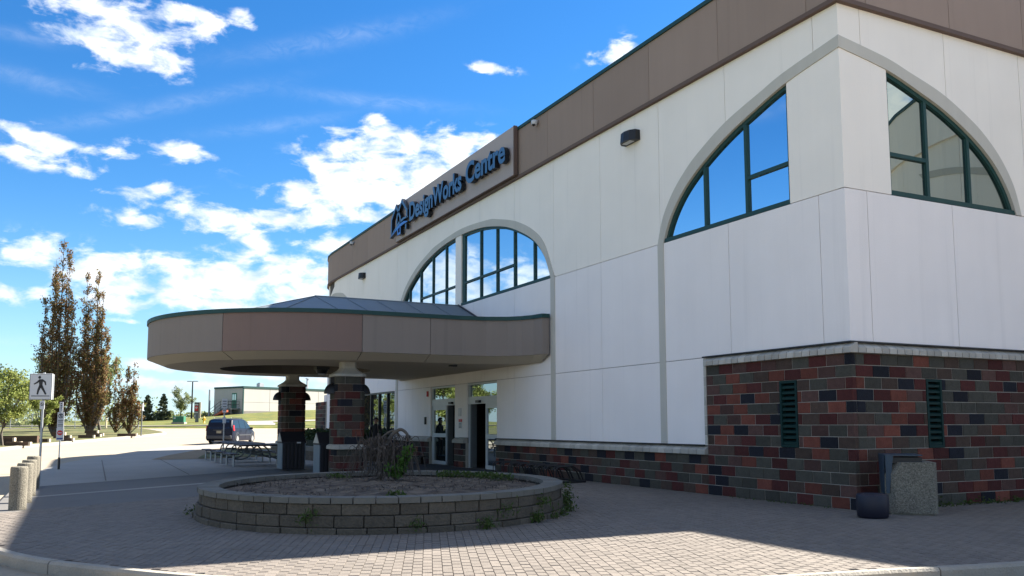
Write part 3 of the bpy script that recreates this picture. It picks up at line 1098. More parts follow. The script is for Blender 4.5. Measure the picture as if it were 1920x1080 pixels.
trim(LEFT, A1, 0, 9)
trim(RIGHT, A2, 0, 9)
trim(LEFT, A3, 0, 40)
trim(LEFT, A4, 0, 60)
for s0, s1 in ((5.70, 5.935), (11.16, 11.42), (25.46, 25.74)):
    mb = MB()
    LEFT.strip(mb, s0, s1, 1.10, 6.0, -0.028, -0.2)
    fix_normals(mb.build('pilaster_strip', M_TRIM, BLD))

# parapet -------------------------------------------------------------------
def parapet(path, joints, off=0.0, m=M_PARAPET):
    for a, b in zip(joints, joints[1:]):
        mb = MB()
        path.strip(mb, a + .007, b - .007, 9.66, PT - 0.10, off + 0.015, off - 0.12)
        fix_normals(mb.build('parapet_panel', m, BLD))


parapet(LEFT, [-0.022, 0.77] + [0.77 + 2.67 * i for i in range(1, 18)] + [LEFT.len - 6])
parapet(RIGHT, [0.113, 0.76, 3.2, 5.62, 8.04, 8.9])
parapet(WING, [0.0, 2.5, 5.1, 7.7, 10.3, WING.len - 4], m=M_CREAM)
for path, e in ((LEFT, LEFT.len - 6), (RIGHT, 8.9), (WING, WING.len - 4)):
    mb = MB()
    st = -0.055 if path is LEFT else (0.10 if path is RIGHT else 0)
    path.strip(mb, st, e, 9.63, 9.70, 0.055, -0.10)
    path.strip(mb, st + (.02 if path is LEFT else 0), e, 9.70, 9.735, 0.035, -0.10)
    fix_normals(mb.build('parapet_moulding', M_PMOULD if path is not WING else M_CREAM, BLD))
    mb = MB()
    path.strip(mb, -0.06 if path is LEFT else (0.30 if path is RIGHT else 0), e, PT - 0.10, PT, 0.06, -0.30)
    fix_normals(mb.build('coping', M_GREEN, BLD))
    mb = MB()
    path.strip(mb, 0.30 if path is RIGHT else 0.1, e, 9.68, PT - .12, -0.10, -0.30)
    fix_normals(mb.build('parapet_backing', M_JOINT, BLD))

# the body behind the facade: storeys, room behind the doors, roof
foot = [(0.32, 0.32), (0.32, 14.8), (6.5, 14.8), (6.5, 22.0), (0.32, 22.0), (0.32, 37)] + arc((7, 37), 6.68, math.pi, math.pi / 2, 8)[1:] + [(26, 43.68), (26, -10.88), (17.9, -10.88)] + arc((17.9, -2.2), 8.68, math.pi * 1.5, math.pi, 10)[1:] + [(9.22, 0.32)]
foot2 = [p for p in foot if not (p[0] in (0.32, 6.5) and 14 < p[1] < 23)]
mb = MB()
mb.prism([(x, y, -0.1) for x, y in foot], [(x, y, 3.09) for x, y in foot])
fix_normals(mb.build('ground_storey', M_CORE, BLD))
mb = MB()
mb.prism([(x, y, 3.10) for x, y in foot2], [(x, y, 10.9) for x, y in foot2])
fix_normals(mb.build('upper_storey', M_CORE, BLD))
mb = MB()
mb.prism([(x - .02, y, 10.91) for x, y in foot2], [(x - .02, y, 11.0) for x, y in foot2])
fix_normals(mb.build('flat_roof', M_ROOFM, BLD))

# wing facade (turned away to the right; it is seen mirrored in the corner window)
for a, b in ((0.0, 1.3), (1.3, 3.9), (3.9, 6.5), (6.5, 9.1), (9.1, 12)):
    for z0, z1, m in ((0.0, 3.06, M_WHITE), (3.075, 5.99, M_WHITE), (6.005, 9.63, M_CREAM)):
        mb = MB()
        WING.strip(mb, a + .007, b - .007, z0, z1, -0.05, -0.3)
        fix_normals(mb.build('wall_panel', m, BLD))
WA = Arch([(x * .9 + 0.2, z) for x, z in [(-c[0] + 5.93, c[1]) for c in CO[::-1]]], [(-c[0] * .9 + 5.3, c[1]) for c in CI[::-1]], 0, 1)
trim(WING, WA, 0, 9, t=0.03)

# windows --------------------------------------------------------------------
def window(path, A, s0, s1, mull, trans, glass, name='window', fr=-0.10, gl=-0.155, jamb=0.075):
    """frame following the arch, mullions, transoms and single panes between s0 and s1"""
    def top(s):
        return A.inn(s) - 0.004
    FWD = 0.085
    frame = MB()
    # sill rail
    path.sheet(frame, [(s0, SILL + .008), (s1, SILL + .008), (s1, SILL + .10), (s0, SILL + .10)], fr + 0.045, -0.26)
    # curved head : outer line and an inner line offset inwards
    q = [(x, z) for x, z in zip(A.ix, A.iz) if s0 - 1e-6 <= x <= s1 + 1e-6 and z > SILL + .1]
    if not q or q[0][0] > s0 + .02:
        if A.inn(s0) > SILL + .15:
            q = [(s0, A.inn(s0))] + q
    if q[-1][0] < s1 - .02 and A.inn(s1) > SILL + .15:
        q = q + [(s1, A.inn(s1))]
    P = [Vector((a, b)) for a, b in q]
    inner = []
    for i, p in enumerate(P):
        t = (P[min(i + 1, len(P) - 1)] - P[max(0, i - 1)]).normalized()
        n = Vector((t.y, -t.x))
        inner.append(p + n * FWD)
    for i in range(len(P) - 1):
        path.sheet(frame, [tuple(P[i]), tuple(P[i + 1]), tuple(inner[i + 1]), tuple(inner[i])], fr, -0.26)
    win = frame.build('window', M_GREEN, BLD)
    fix_normals(win)
    # jambs at straight sides
    for s, side in ((s0, 1), (s1, -1)):
        if A.inn(s) > SILL + 0.3:
            mb = MB()
            w = jamb * side
            a, b = min(s, s + w), max(s, s + w)
            path.sheet(mb, [(a, SILL + .1), (b, SILL + .1), (b, top(b) - .05), (a, top(a) - .05)], fr - .002, -0.25)
            fix_normals(mb.build('jamb', M_GREEN, win))
    for m in mull:
        mb = MB()
        path.sheet(mb, [(m - .04, SILL + .1), (m + .04, SILL + .1), (m + .04, top(m + .04) - .05), (m - .04, top(m - .04) - .05)], fr - .003, -0.25)
        fix_normals(mb.build('mullion', M_GREEN, win))
    for a, b, z in trans:
        mb = MB()
        path.sheet(mb, [(a + .04, z - .04), (b - .04, z - .04), (b - .04, z + .04), (a + .04, z + .04)], fr - .006, -0.25)
        fix_normals(mb.build('transom', M_GREEN, win))
    edges = [s0] + list(mull) + [s1]
    for a, b in zip(edges, edges[1:]):
        n = max(4, int((b - a) / .1))
        ss = [a + (b - a) * i / n for i in range(n + 1)]
        cuts = [z for (p, q_, z) in trans if p - .05 <= a and q_ + .05 >= b]
        lows = [SILL + .05] + cuts
        for i, z0 in enumerate(lows):
            mb = MB()
            if i + 1 < len(lows):
                poly = [(a, z0), (b, z0), (b, lows[i + 1]), (a, lows[i + 1])]
            else:
                tp = [(s, max(z0 + .01, A.inn(s) - .02)) for s in ss[::-1]]
                poly = [(a, z0), (b, z0)] + tp
            path.sheet(mb, poly, gl + 0.0005 * i, gl - 0.02)
            o = fix_normals(mb.build('pane', glass, win))
            # panes never sit perfectly true
            c = sum((v.co for v in o.data.vertices), Vector()) / len(o.data.vertices)
            o.data.transform(Matrix.Translation(c) @ Matrix.Rotation(R(rnd.uniform(-.22, .22)), 4, 'Z') @ Matrix.Rotation(R(rnd.uniform(-.15, .15)), 4, 'Y' if path is LEFT else 'X') @ Matrix.Translation(-c))
    return win


window(LEFT, A1, 1.44, 5.69, [2.77, 4.16], [(1.44, 2.77, 6.88)], M_GLASS)
window(RIGHT, A2, 1.32, 5.10, [2.47, 3.74], [(1.32, 2.47, 6.85)], M_GLASSG)
window(LEFT, A3, 11.41, 18.38, [12.61, 14.02, 15.37, 16.73], [(14.02, 15.37, 6.85), (15.37, 16.73, 6.85), (16.73, 18.38, 6.85)], M_GLASS, jamb=0.22)
window(LEFT, A3, 18.92, 25.48, [20.04, 21.46, 22.86, 24.21], [(18.92, 20.04, 6.85), (20.04, 21.46, 6.85), (21.46, 22.86, 6.85)], M_GLASS)
window(LEFT, A4, 36.6 - 4.28, 36.6 + 4.28, [33.6, 35.1, 36.6, 38.1, 39.6], [], M_GLASS)

# low window band beside the entrance
wf = MB()
LEFT.sheet(wf, [(25.9, 3.0), (31.2, 3.0), (31.2, 3.06), (25.9, 3.06)], -0.06, -0.2)
LEFT.sheet(wf, [(25.9, 1.10), (31.2, 1.10), (31.2, 1.2), (25.9, 1.2)], -0.06, -0.2)
lw = wf.build('window', M_BLACK, BLD)
fix_normals(lw)
ed = [25.9, 27.05, 28.3, 29.55, 31.2]
for m in ed:
    mb = MB()
    LEFT.sheet(mb, [(m - .05, 1.2), (m + .05, 1.2), (m + .05, 3.0), (m - .05, 3.0)], -0.07, -0.2)
    fix_normals(mb.build('mullion', M_BLACK, lw))
for a, b in zip(ed, ed[1:]):
    mb = MB()
    LEFT.sheet(mb, [(a + .05, 1.2), (b - .05, 1.2), (b - .05, 3.0), (a + .05, 3.0)], -0.14, -0.16)
    fix_normals(mb.build('pane', M_GLASSD, lw))

# entrance doors ---------------------------------------------------------------
def entrance(s0, s1, fixed, opening):
    """sliding door bay: transom light above, header, one glazed leaf, one open half"""
    mb = MB()
    F, B = -0.11, -0.25
    for z0, z1 in ((2.99, 3.06), (2.30, 2.56)):
        LEFT.sheet(mb, [(s0, z0), (s1, z0), (s1, z1), (s0, z1)], F + .01, B)
    for a, b in ((s0, s0 + .07), (s1 - .07, s1)):
        LEFT.sheet(mb, [(a, 0), (b, 0), (b, 3.06), (a, 3.06)], F, B)
    d = fix_normals(mb.build('sliding_door', M_ALU, BLD))
    mb = MB()
    LEFT.sheet(mb, [(s0 + .07, 2.56), (s1 - .07, 2.56), (s1 - .07, 2.99), (s0 + .07, 2.99)], -0.16, -0.18)
    fix_normals(mb.build('transom_light', M_GLASSD, d))
    mb = MB()
    a, b = fixed
    for z0, z1 in ((0.02, .15), (1.07, 1.22), (2.13, 2.30)):
        LEFT.sheet(mb, [(a, z0), (b, z0), (b, z1), (a, z1)], F - .012, B + .02)
    for p, q in ((a, a + .08), (b - .08, b)):
        LEFT.sheet(mb, [(p, .02), (q, .02), (q, 2.30), (p, 2.30)], F - .015, B + .02)
    fix_normals(mb.build('door_leaf', M_ALU, d))
    for z0, z1 in ((.15, 1.07), (1.22, 2.13)):
        mb = MB()
        LEFT.sheet(mb, [(a + .08, z0), (b - .08, z0), (b - .08, z1), (a + .08, z1)], -0.165, -0.185)
        fix_normals(mb.build('door_pane', M_GLASSD, d))
    mb = MB()
    c = opening[0] * .65 + opening[1] * .35
    p = LEFT.at(c, F + .06)
    mb.box((p.x, p.y, 2.38), (.10, .30, .09))
    mb.build('motion_sensor', M_BLACK, d, bevel=.01)
    # parked leaf at the side of the opening, seen edge on
    mb = MB()
    e = opening[1] - .10 if opening[1] > fixed[1] else opening[0] + .02
    LEFT.sheet(mb, [(opening[1] - .14, .02), (opening[1] - .07, .02), (opening[1] - .07, 2.3), (opening[1] - .14, 2.3)], F - .02, B - .1)
    fix_normals(mb.build('door_stile', M_DKGREY, d))


entrance(15.25, 17.76, (15.32, 16.31), (16.31, 17.70))
entrance(18.94, 21.43, (19.92, 21.36), (19.0, 19.92))
mb = MB()
mb.box((3.3, 18.4, 0.005), (6.2, 7.1, 0.01))
mb.build('interior_floor', mat('interior_tile', (0.07, 0.065, 0.06), 0.6), BLD)
# things on the wall beside the doors
for nm, s, z, w, h, m in (('intercom', 21.95, 1.72, .12, .30, M_BLACK), ('fire_strobe', 21.72, 2.80, .10, .22, M_RED), ('notice', 18.35, 2.02, .16, .30, M_SIGNW)):
    mb = MB()
    LEFT.sheet(mb, [(s - w / 2, z - h / 2), (s + w / 2, z - h / 2), (s + w / 2, z + h / 2), (s - w / 2, z + h / 2)], 0.01, -0.06)
    fix_normals(mb.build(nm, m, BLD))
mb = MB()
LEFT.sheet(mb, [(18.22, 1.42), (18.48, 1.42), (18.48, 1.66), (18.22, 1.66)], -0.02, -0.06)
o = fix_normals(mb.build('notice', M_SIGNW, BLD))
mb = MB()
LEFT.sheet(mb, [(18.22, 1.662), (18.48, 1.662), (18.48, 1.76), (18.22, 1.76)], -0.019, -0.06)
fix_normals(mb.build('notice_band', M_RED, o))
mb = MB()
for z in (1.60, 1.55, 1.50, 1.46):
    LEFT.sheet(mb, [(18.25, z - .008), (18.45, z - .008), (18.45, z + .008), (18.25, z + .008)], -0.017, -0.021)
fix_normals(mb.build('notice_lines', M_BLACK, o))

# wall lamps and cameras -----------------------------------------------------
def wall_lamp(s, z, w, h):
    mb = MB()
    p0 = LEFT.at(s, 0)
    pr = [(-w / 2, -.06), (-w / 2, .10), (-w * .3, .22), (0, .26), (w * .3, .22), (w / 2, .10), (w / 2, -.06)]
    mb.prism([(p0.x - b, p0.y + a, z - h / 2) for a, b in pr], [(p0.x - b * 0.9, p0.y + a * .97, z + h / 2) for a, b in pr])
    o = fix_normals(mb.build('wall_lamp', M_BLACK, BLD))
    mb = MB()
    mb.box((p0.x - .10, p0.y, z - h / 2 - .004), (.14, w * .55, .012))
    mb.build('lamp_lens', M_SIGNW, o)


wall_lamp(6.95, 9.03, 0.66, 0.27)
wall_lamp(30.88, 9.06, 0.55, 0.28)
for s in (12.1, 32.6):
    p = LEFT.at(s, 0)
    mb = MB()
    mb.lathe((p.x - .13, p.y, PT - .40), [(.02, 0), (.08, .03), (.105, .09), (.105, .17), (.07, .19)], 12)
    mb.tube([(p.x - .13, p.y, PT - .23), (p.x, p.y, PT - .23)], .035)
    o = mb.build('security_camera', M_SIGNW, BLD, smooth=True)
    mb = MB()
    mb.lathe((p.x - .17, p.y - .02, PT - .415), [(.02, 0), (.06, .03), (.06, .06)], 10)
    mb.build('camera_dome', M_BLACK, o)

# block base -------------------------------------------------------------------
BLK_L = BH * 2
block_meshes = {}


def block_mesh(w, ci):
    key = (round(w, 3), ci)
    if key not in block_meshes:
        mb = MB()
        b = 0.008
        # local: x along wall, y outwards (towards -y), z up, origin at lower left of the face
        w2, h2 = w - .012, BH - .012
        o = [(0, 0, 0), (w2, 0, 0), (w2, 0, h2), (0, 0, h2)]
        fr = [(b, -b, b), (w2 - b, -b, b), (w2 - b, -b, h2 - b), (b, -b, h2 - b)]
        bk = [(x, .09, z) for x, y, z in o]
        mb.add(o + fr + bk, [(4, 5, 6, 7), (0, 1, 5, 4), (1, 2, 6, 5), (2, 3, 7, 6), (3, 0, 4, 7), (1, 0, 8, 9), (2, 1, 9, 10), (3, 2, 10, 11), (0, 3, 11, 8)])
        me = bpy.data.meshes.new('block')
        me.from_pydata(mb.v, [], mb.f)
        me.materials.append(M_BLK[ci])
        block_meshes[key] = me
    return block_meshes[key]


BCOUNT = [0]
STUFF = []
_last = [0]


def block_colour():
    while True:
        r = rnd.random()
        c = 0 if r < .24 else 1 if r < .44 else 2 if r < .55 else 3 if r < .74 else 4 if r < .89 else 5
        if c != _last[0] or c == 0:
            _last[0] = c
            return c


def lay(origin, ang, length, z0, n, first, holes=(), far=False):
    """courses of coloured blocks along a straight wall; origin is its lower left corner seen from outside"""
    for r in range(n):
        z = z0 + r * BH
        x = 0.0
        w = BLK_L if (r + first) % 2 == 0 else BLK_L / 2
        while x < length - 0.03:
            ww = min(w, length - x)
            segs = [(x, x + ww)]
            for h0, h1, hz0, hz1 in holes:
                if z + BH * .5 > hz0 and z + BH * .5 < hz1:
                    ns = []
                    for a, b in segs:
                        if h1 <= a or h0 >= b:
                            ns.append((a, b))
                        else:
                            if h0 - a > .03:
                                ns.append((a, h0))
                            if b - h1 > .03:
                                ns.append((h1, b))
                    segs = ns
            for a, b in segs:
                me = block_mesh(b - a, block_colour())
                M = Matrix.Translation((origin[0] + math.cos(ang) * (a + .006), origin[1] + math.sin(ang) * (a + .006), z + .006)) @ Matrix.Rotation(ang, 4, 'Z') @ Matrix.Translation((0, rnd.uniform(-.005, .005) + .008, 0))
                dd = (M.translation - CAM).length
                STUFF.append((dd if not far else 99 + dd, me, M))
            x += ww
            w = BLK_L


# left wall reads right to left: from outside its left end is at larger Y; direction -Y
lay((0.0, 4.15), -math.pi / 2, 4.15, 0.0, 13, 0, holes=[(4.15 - 1.87, 4.15 - 1.39, 1.06, 2.40)])
lay((0.10, 0.0), 0.0, 8.8, 0.0, 13, 1, holes=[(1.87, 2.32, 1.06, 2.42)])
for a, b in ((4.15, 15.22), (17.80, 18.90), (21.47, 36.4)):
    lay((0.0, b), -math.pi / 2, b - a, 0.0, 4, 0, far=b > 20)
lay((-0.10, 39.75), -math.pi / 2, 2.3, 0.0, 13, 0, far=True)
STUFF.sort(key=lambda t: t[0])


def shown_pt(M):
    d, l = dl(M.translation.x, M.translation.y)
    return l < 0.62 * d


vis = [t for t in STUFF if shown_pt(t[2])][:300]
vid = set(id(t) for t in vis)
for t in vis:
    o = link('block', t[1], BLD)
    o.matrix_basis = t[2]
bm = bmesh.new()
mats_used = M_BLK
mb = MB()
for t in STUFF:
    if id(t) in vid:
        continue
    ci = M_BLK.index(t[1].materials[0])
    mb.add([t[2] @ v.co for v in t[1].vertices], [tuple(p.vertices) for p in t[1].polygons], ci)
o = mb.build('blocks', M_BLK, BLD)
o['kind'] = 'stuff'
# mortar bed behind
mb = MB()
for path, e, h0, h1, c0 in ((LEFT, 4.145, 1.39, 1.87, .014), (RIGHT, 8.9, 1.97, 2.42, .2)):
    for a, b, z0, z1 in ((c0, h0, 0, 2.868), (h1, e, 0, 2.868), (h0, h1, 0, 1.095), (h0, h1, 2.43, 2.868)):
        path.strip(mb, a, b, z0, z1, -0.014, -0.2)
for a, b in ((4.146, 15.22), (17.80, 18.90), (21.47, 36.4)):
    LEFT.strip(mb, a, b, 0, 0.884, -0.014, -0.2)
mb.box((0.10, 38.6, 1.434), (0.374, 2.29, 2.868))
fix_normals(mb.build('mortar', M_MORTAR, BLD))


def caps(path, s0, s1, z0, z1, step, out=0.075):
    s = s0
    while s < s1 - .05:
        e = min(s + step, s1)
        if s1 - e < .1:
            e = s1
        mb = MB()
        zz = z0 + (z1 - z0) * .5
        q = []
        for t in (s + .008, e - .008):
            a = path.at(t, out)
            b = path.at(t, -0.055)
            c = path.at(t, out - .015)
            d = path.at(t, -0.10)
            q.append([(a.x, a.y, z0 + .004), (a.x, a.y, zz), (c.x, c.y, zz + .02), (b.x, b.y, z1), (d.x, d.y, z1), (d.x, d.y, z0 + .004)])
        mb.prism(q[0], q[1])
        fix_normals(mb.build('cap_stone', M_STONE, BLD))
        s = e


caps(LEFT, -0.074, 4.16, 2.868, 3.06, .205)
caps(RIGHT, 0.101, 8.9, 2.868, 3.06, .205)
caps(LEFT, 4.16, 15.22, .883, 1.075, .30)
caps(LEFT, 17.80, 18.90, .883, 1.075, .30)
caps(LEFT, 21.47, 25.9, .883, 1.075, .30)
# upright stones closing the tall base
for i in range(9):
    mb = MB()
    LEFT.strip(mb, 4.152, 4.235, 1.09 + i * .2207, 1.085 + (i + 1) * .2207, 0.004, -0.05)
    fix_normals(mb.build('end_stone', M_STONE, BLD))
for path, a, b, z in ((LEFT, 0.0, 4.25, 3.062), (RIGHT, 0.121, 8.9, 3.062), (LEFT, 4.25, 15.22, 1.077)):
    mb = MB()
    path.strip(mb, a if path is RIGHT else a - (.03 if a == 0 else 0), b, z, z + .028, 0.03, -0.12)
    fix_normals(mb.build('flashing', M_BLACKFLASH, BLD))
# white surround of the far pier
mb = MB()
LEFT.strip(mb, 36.5, 37.44, 0.0, 3.25, 0.06, -0.2)
LEFT.strip(mb, 37.44, 39.76, 2.87, 3.25, 0.10, -0.2)
fix_normals(mb.build('pier_surround', M_WHITE, BLD))


M_LOUV = mat('louvre_green', (0.004, 0.026, 0.024), 0.6, spec=0.2)
M_VENT = mat('vent_dark', (0.006, 0.006, 0.006), 1.0, spec=0.0)


def louvre(path, s0, s1, z0, z1, n=11):
    mb = MB()
    for a, b, p, q in ((s0, s0 + .05, z0, z1), (s1 - .05, s1, z0, z1), (s0 + .05, s1 - .05, z0, z0 + .05), (s0 + .05, s1 - .05, z1 - .05, z1)):
        path.sheet(mb, [(a, p), (b, p), (b, q), (a, q)], 0.004, -0.10)
    v = fix_normals(mb.build('louvre_vent', M_LOUV, BLD))
    mb = MB()
    path.sheet(mb, [(s0, z0), (s1, z0), (s1, z1), (s0, z1)], -0.12, -0.15)
    fix_normals(mb.build('vent_back', M_VENT, v))
    h = (z1 - z0 - .1) / n
    for i in range(n):
        z = z0 + .05 + i * h
        a0, a1 = path.at(s0 + .05, -.01), path.at(s1 - .05, -.01)
        b0, b1 = path.at(s0 + .05, -.09), path.at(s1 - .05, -.09)
        mb = MB()
        mb.prism([(a0.x, a0.y, z + .004), (a1.x, a1.y, z + .004), (b1.x, b1.y, z + h * .40), (b0.x, b0.y, z + h * .40)],
                 [(a0.x, a0.y, z + .05), (a1.x, a1.y, z + .05), (b1.x, b1.y, z + h * .40 + .04), (b0.x, b0.y, z + h * .40 + .04)])
        fix_normals(mb.build('slat', M_LOUV, v))


louvre(LEFT, 1.395, 1.865, 1.105, 2.425)
louvre(RIGHT, 1.975, 2.415, 1.105, 2.425)

# letter sign -------------------------------------------------------------------
SGN = thing('letter_sign', 'pale sign board on the brown parapet with raised blue letters and house emblem', 'sign', (-0.12, 19.4, 9.75))
mb = MB()
LEFT.strip(mb, 13.48, 25.3, 9.74, PT + .03, 0.18, 0.062)
W(fix_normals(mb.build('sign_board', M_SIGNP, SGN)))
mb = MB()
LEFT.strip(mb, 13.42, 13.478, 9.72, PT + .035, 0.19, 0.062)
LEFT.strip(mb, 13.42, 25.32, 9.715, 9.738, 0.185, 0.062)
W(fix_normals(mb.build('sign_edge', M_PMOULD, SGN)))


def letter(ch, y_left, z, size, sx, depth=0.17):
    cu = bpy.data.curves.new('letter', 'FONT')
    cu.body = ch
    cu.size = size
    cu.extrude = depth / 2
    cu.offset = 0.03
    cu.resolution_u = 4
    o = bpy.data.objects.new('tmp', cu)
    COL.objects.link(o)
    dg = bpy.context.evaluated_depsgraph_get()
    me = bpy.data.meshes.new_from_object(o.evaluated_get(dg))
    bpy.data.objects.remove(o)
    me.name = 'letter'
    me.materials.clear()
    me.materials.append(M_LETF)
    me.materials.append(M_LETS)
    for p in me.polygons:
        p.material_index = 0 if p.normal.z > 0.9 else 1
        p.use_smooth = False
    M = Matrix(((0, 0, -1, -0.24 - depth / 2), (-sx, 0, 0, y_left), (0, 1, 0, z), (0, 0, 0, 1)))
    me.transform(M)
    return W(link('letter', me, SGN))


def advance(chs, size):
    xs = []
    cu = bpy.data.curves.new('t', 'FONT')
    cu.size = size
    o = bpy.data.objects.new('t', cu)
    COL.objects.link(o)
    for i in range(len(chs)):
        cu.body = chs[:i + 1] + '.'
        bpy.context.view_layer.update()
        a = max(v[0] for v in o.bound_box)
        cu.body = '.'
        bpy.context.view_layer.update()
        xs.append(a - max(v[0] for v in o.bound_box))
    bpy.data.objects.remove(o)
    return [0.0] + xs


for word, y0, y1, z in (('DesignWorks', 22.98, 17.30, 10.19), ('Centre', 16.95, 13.66, 10.24)):
    adv = advance(word, 1.08)
    sx = (y0 - y1) / adv[-1]
    for ch, a in zip(word, adv):
        letter(ch, y0 - a * sx, z, 1.08, sx)


def stroke(pts, w, depth=.16, m=None, x0=-0.24):
    P = [Vector((y, z)) for y, z in pts]
    mb = MB()
    n = len(P)
    ws = w if isinstance(w, (list, tuple)) else [w] * n
    L_, R_ = [], []
    for i, p in enumerate(P):
        a = (P[i] - P[i - 1]).normalized() if i else (P[1] - P[0]).normalized()
        b = (P[i + 1] - P[i]).normalized() if i < n - 1 else a
        t = (a + b).normalized()
        nn = Vector((-t.y, t.x))
        kk = 1 / max(.4, nn.dot(Vector((-a.y, a.x))))
        L_.append(p + nn * ws[i] / 2 * kk)
        R_.append(p - nn * ws[i] / 2 * kk)
    out = L_ + R_[::-1]
    for i in range(n - 1):
        q = [L_[i], L_[i + 1], R_[i + 1], R_[i]]
        mb.add([(x0 - depth, a.x, a.y) for a in q], [(0, 1, 2, 3)], 0)
    k = len(out)
    vs = [(x0 - depth, a.x, a.y) for a in out] + [(x0, a.x, a.y) for a in out]
    mb.add(vs, [(i, (i + 1) % k, k + (i + 1) % k, k + i) for i in range(k)], 1)
    return W(fix_normals(mb.build('emblem', [m or M_LETF, M_LETS], SGN)))


stroke([(25.35, 10.05), (25.30, 10.72), (24.72, 11.22), (24.15, 10.62), (24.15, 10.35)], .13)
stroke([(24.6, 10.35), (24.55, 10.75), (23.95, 11.30), (23.28, 10.72), (23.28, 10.42)], .13)
stroke([(25.5, 9.92), (25.0, 10.12), (24.3, 10.38), (23.7, 10.46), (23.12, 10.42)], [.03, .09, .13, .10, .03])
stroke([(25.3, 9.97), (24.8, 10.12), (24.2, 10.24), (23.65, 10.27), (23.2, 10.22)], [.03, .09, .14, .12, .04], m=M_LETB)
stroke([(24.45, 10.14), (24.45, 9.90), (24.12, 9.90), (24.12, 10.16)], .10, m=M_LETB)
stroke([(23.40, 10.16), (23.40, 9.93)], .14)

# ================================================================== CANOPY
CCX, CCY, CR = -5.35, 18.45, 5.42
CAN = thing('entrance_canopy', 'rounded taupe entrance canopy with slate metal roof carried by two block columns', 'canopy', (CCX, CCY, 0))
half = [(-0.02, 11.42), (-.25, 11.42), (-.33, 11.85), (-.52, 12.25), (-.85, 12.6), (-1.45, 12.88), (-2.2, 13.0), (-3.6, 13.02), (-4.6, 13.02)]
right_arc = arc((CCX, CCY), CR, -math.pi / 2, -math.pi, 22)
h1 = half + right_arc
h2 = [(x, 2 * CCY - y) for x, y in h1[::-1]][1:]
CP = Path(h1 + h2, side=1)
if CP.at(CP.len * .5, 1).x > -10.7:
    CP = Path(h1 + h2, side=-1)
FZ0, FZ1, SOF = 3.67, 4.77, 3.46


def s_of(x, y):
    best = min(range(2000), key=lambda i: (CP.at(CP.len * i / 2000) - Vector((x, y))).length)
    return CP.len * best / 2000


# joints where the photograph shows them (x position along the front)
sA, sB, sC = s_of(-9.17, 14.38), s_of(-5.35, 13.0), s_of(-3.24, 12.95)
sD = CP.len / 2 + 1.0
js = [0.0, sC, sB, sA, sD, CP.len - sB, CP.len]
for i, (a, b) in enumerate(zip(js, js[1:])):
    mb = MB()
    CP.strip(mb, a + .009, b - .009, FZ0, FZ1, 0.0, -0.25)
    o = W(fix_normals(mb.build('fascia_panel', M_FASCR if i == 2 else M_FASC, CAN)))
    if i == 2:
        o['label'] = 'reddish brown fascia panel'
mb = MB()
CP.strip(mb, 0, CP.len, FZ0 + .02, FZ1 - .02, -0.03, -0.24)
W(fix_normals(mb.build('fascia_backing', M_JOINT, CAN)))
mb = MB()
CP.strip(mb, 0, CP.len, FZ1, FZ1 + .12, 0.045, -0.4)
W(fix_normals(mb.build('canopy_coping', M_GREEN, CAN)))
# soffit : bevelled ring panels then a flat ceiling with a round recess
IN = 0.55
for a, b in zip(js, js[1:]):
    ks_ = CP.knots(a + .009, b - .009)
    mb = MB()
    rows = []
    for k_ in ks_:
        p, q = CP.at(k_, -.02), CP.at(k_, -IN)
        rows.append(((p.x, p.y, FZ0 - .005), (min(q.x, 0.0), q.y, SOF)))
    for (p, q), (p2, q2) in zip(rows, rows[1:]):
        mb.add([p, p2, q2, q], [(0, 1, 2, 3)])
    W(mb.build('soffit_panel', M_SOFF, CAN))
bm = bmesh.new()
outer = []
for k_ in CP.knots(0, CP.len):
    q = CP.at(k_, -IN)
    outer.append((min(q.x, 0.0), q.y))
# drop crossings near the wall
outer = [p for i, p in enumerate(outer) if i == 0 or (Vector(p) - Vector(outer[i - 1])).length > .02]
ev = [bm.verts.new((x, y, SOF)) for x, y in outer]
ee = [bm.edges.new((ev[i], ev[(i + 1) % len(ev)])) for i in range(len(ev))]
RC, RR = (-5.9, 19.0), 2.55
iv = [bm.verts.new((x, y, SOF)) for x, y in arc(RC, RR, 0, 2 * math.pi, 40)[:-1]]
ie = [bm.edges.new((iv[i], iv[(i + 1) % 40])) for i in range(40)]
bmesh.ops.triangle_fill(bm, edges=ee + ie, use_beauty=True)
me = bpy.data.meshes.new('soffit')
bm.to_mesh(me)
bm.free()
me.materials.append(M_SOFF)
W(link('soffit', me, CAN))
mb = MB()
n = 40
ring = arc(RC, RR, 0, 2 * math.pi, n)[:-1]
ring2 = arc(RC, RR - .15, 0, 2 * math.pi, n)[:-1]
vs = [(x, y, SOF) for x, y in ring] + [(x, y, SOF + .55) for x, y in ring2]
mb.add(vs, [(i, (i + 1) % n, n + (i + 1) % n, n + i) for i in range(n)] + [tuple(range(2 * n - 1, n - 1, -1))])
W(mb.build('ceiling_recess', M_SOFFD, CAN))
# deck under the roof (closes the top)
mb = MB()
dk = [CP.at(k_, -.30) for k_ in CP.knots(0, CP.len)]
mb.add([(min(p.x, 0), p.y, FZ1 + .02) for p in dk], [tuple(range(len(dk)))])
W(mb.build('roof_deck', M_METALROOF, CAN))
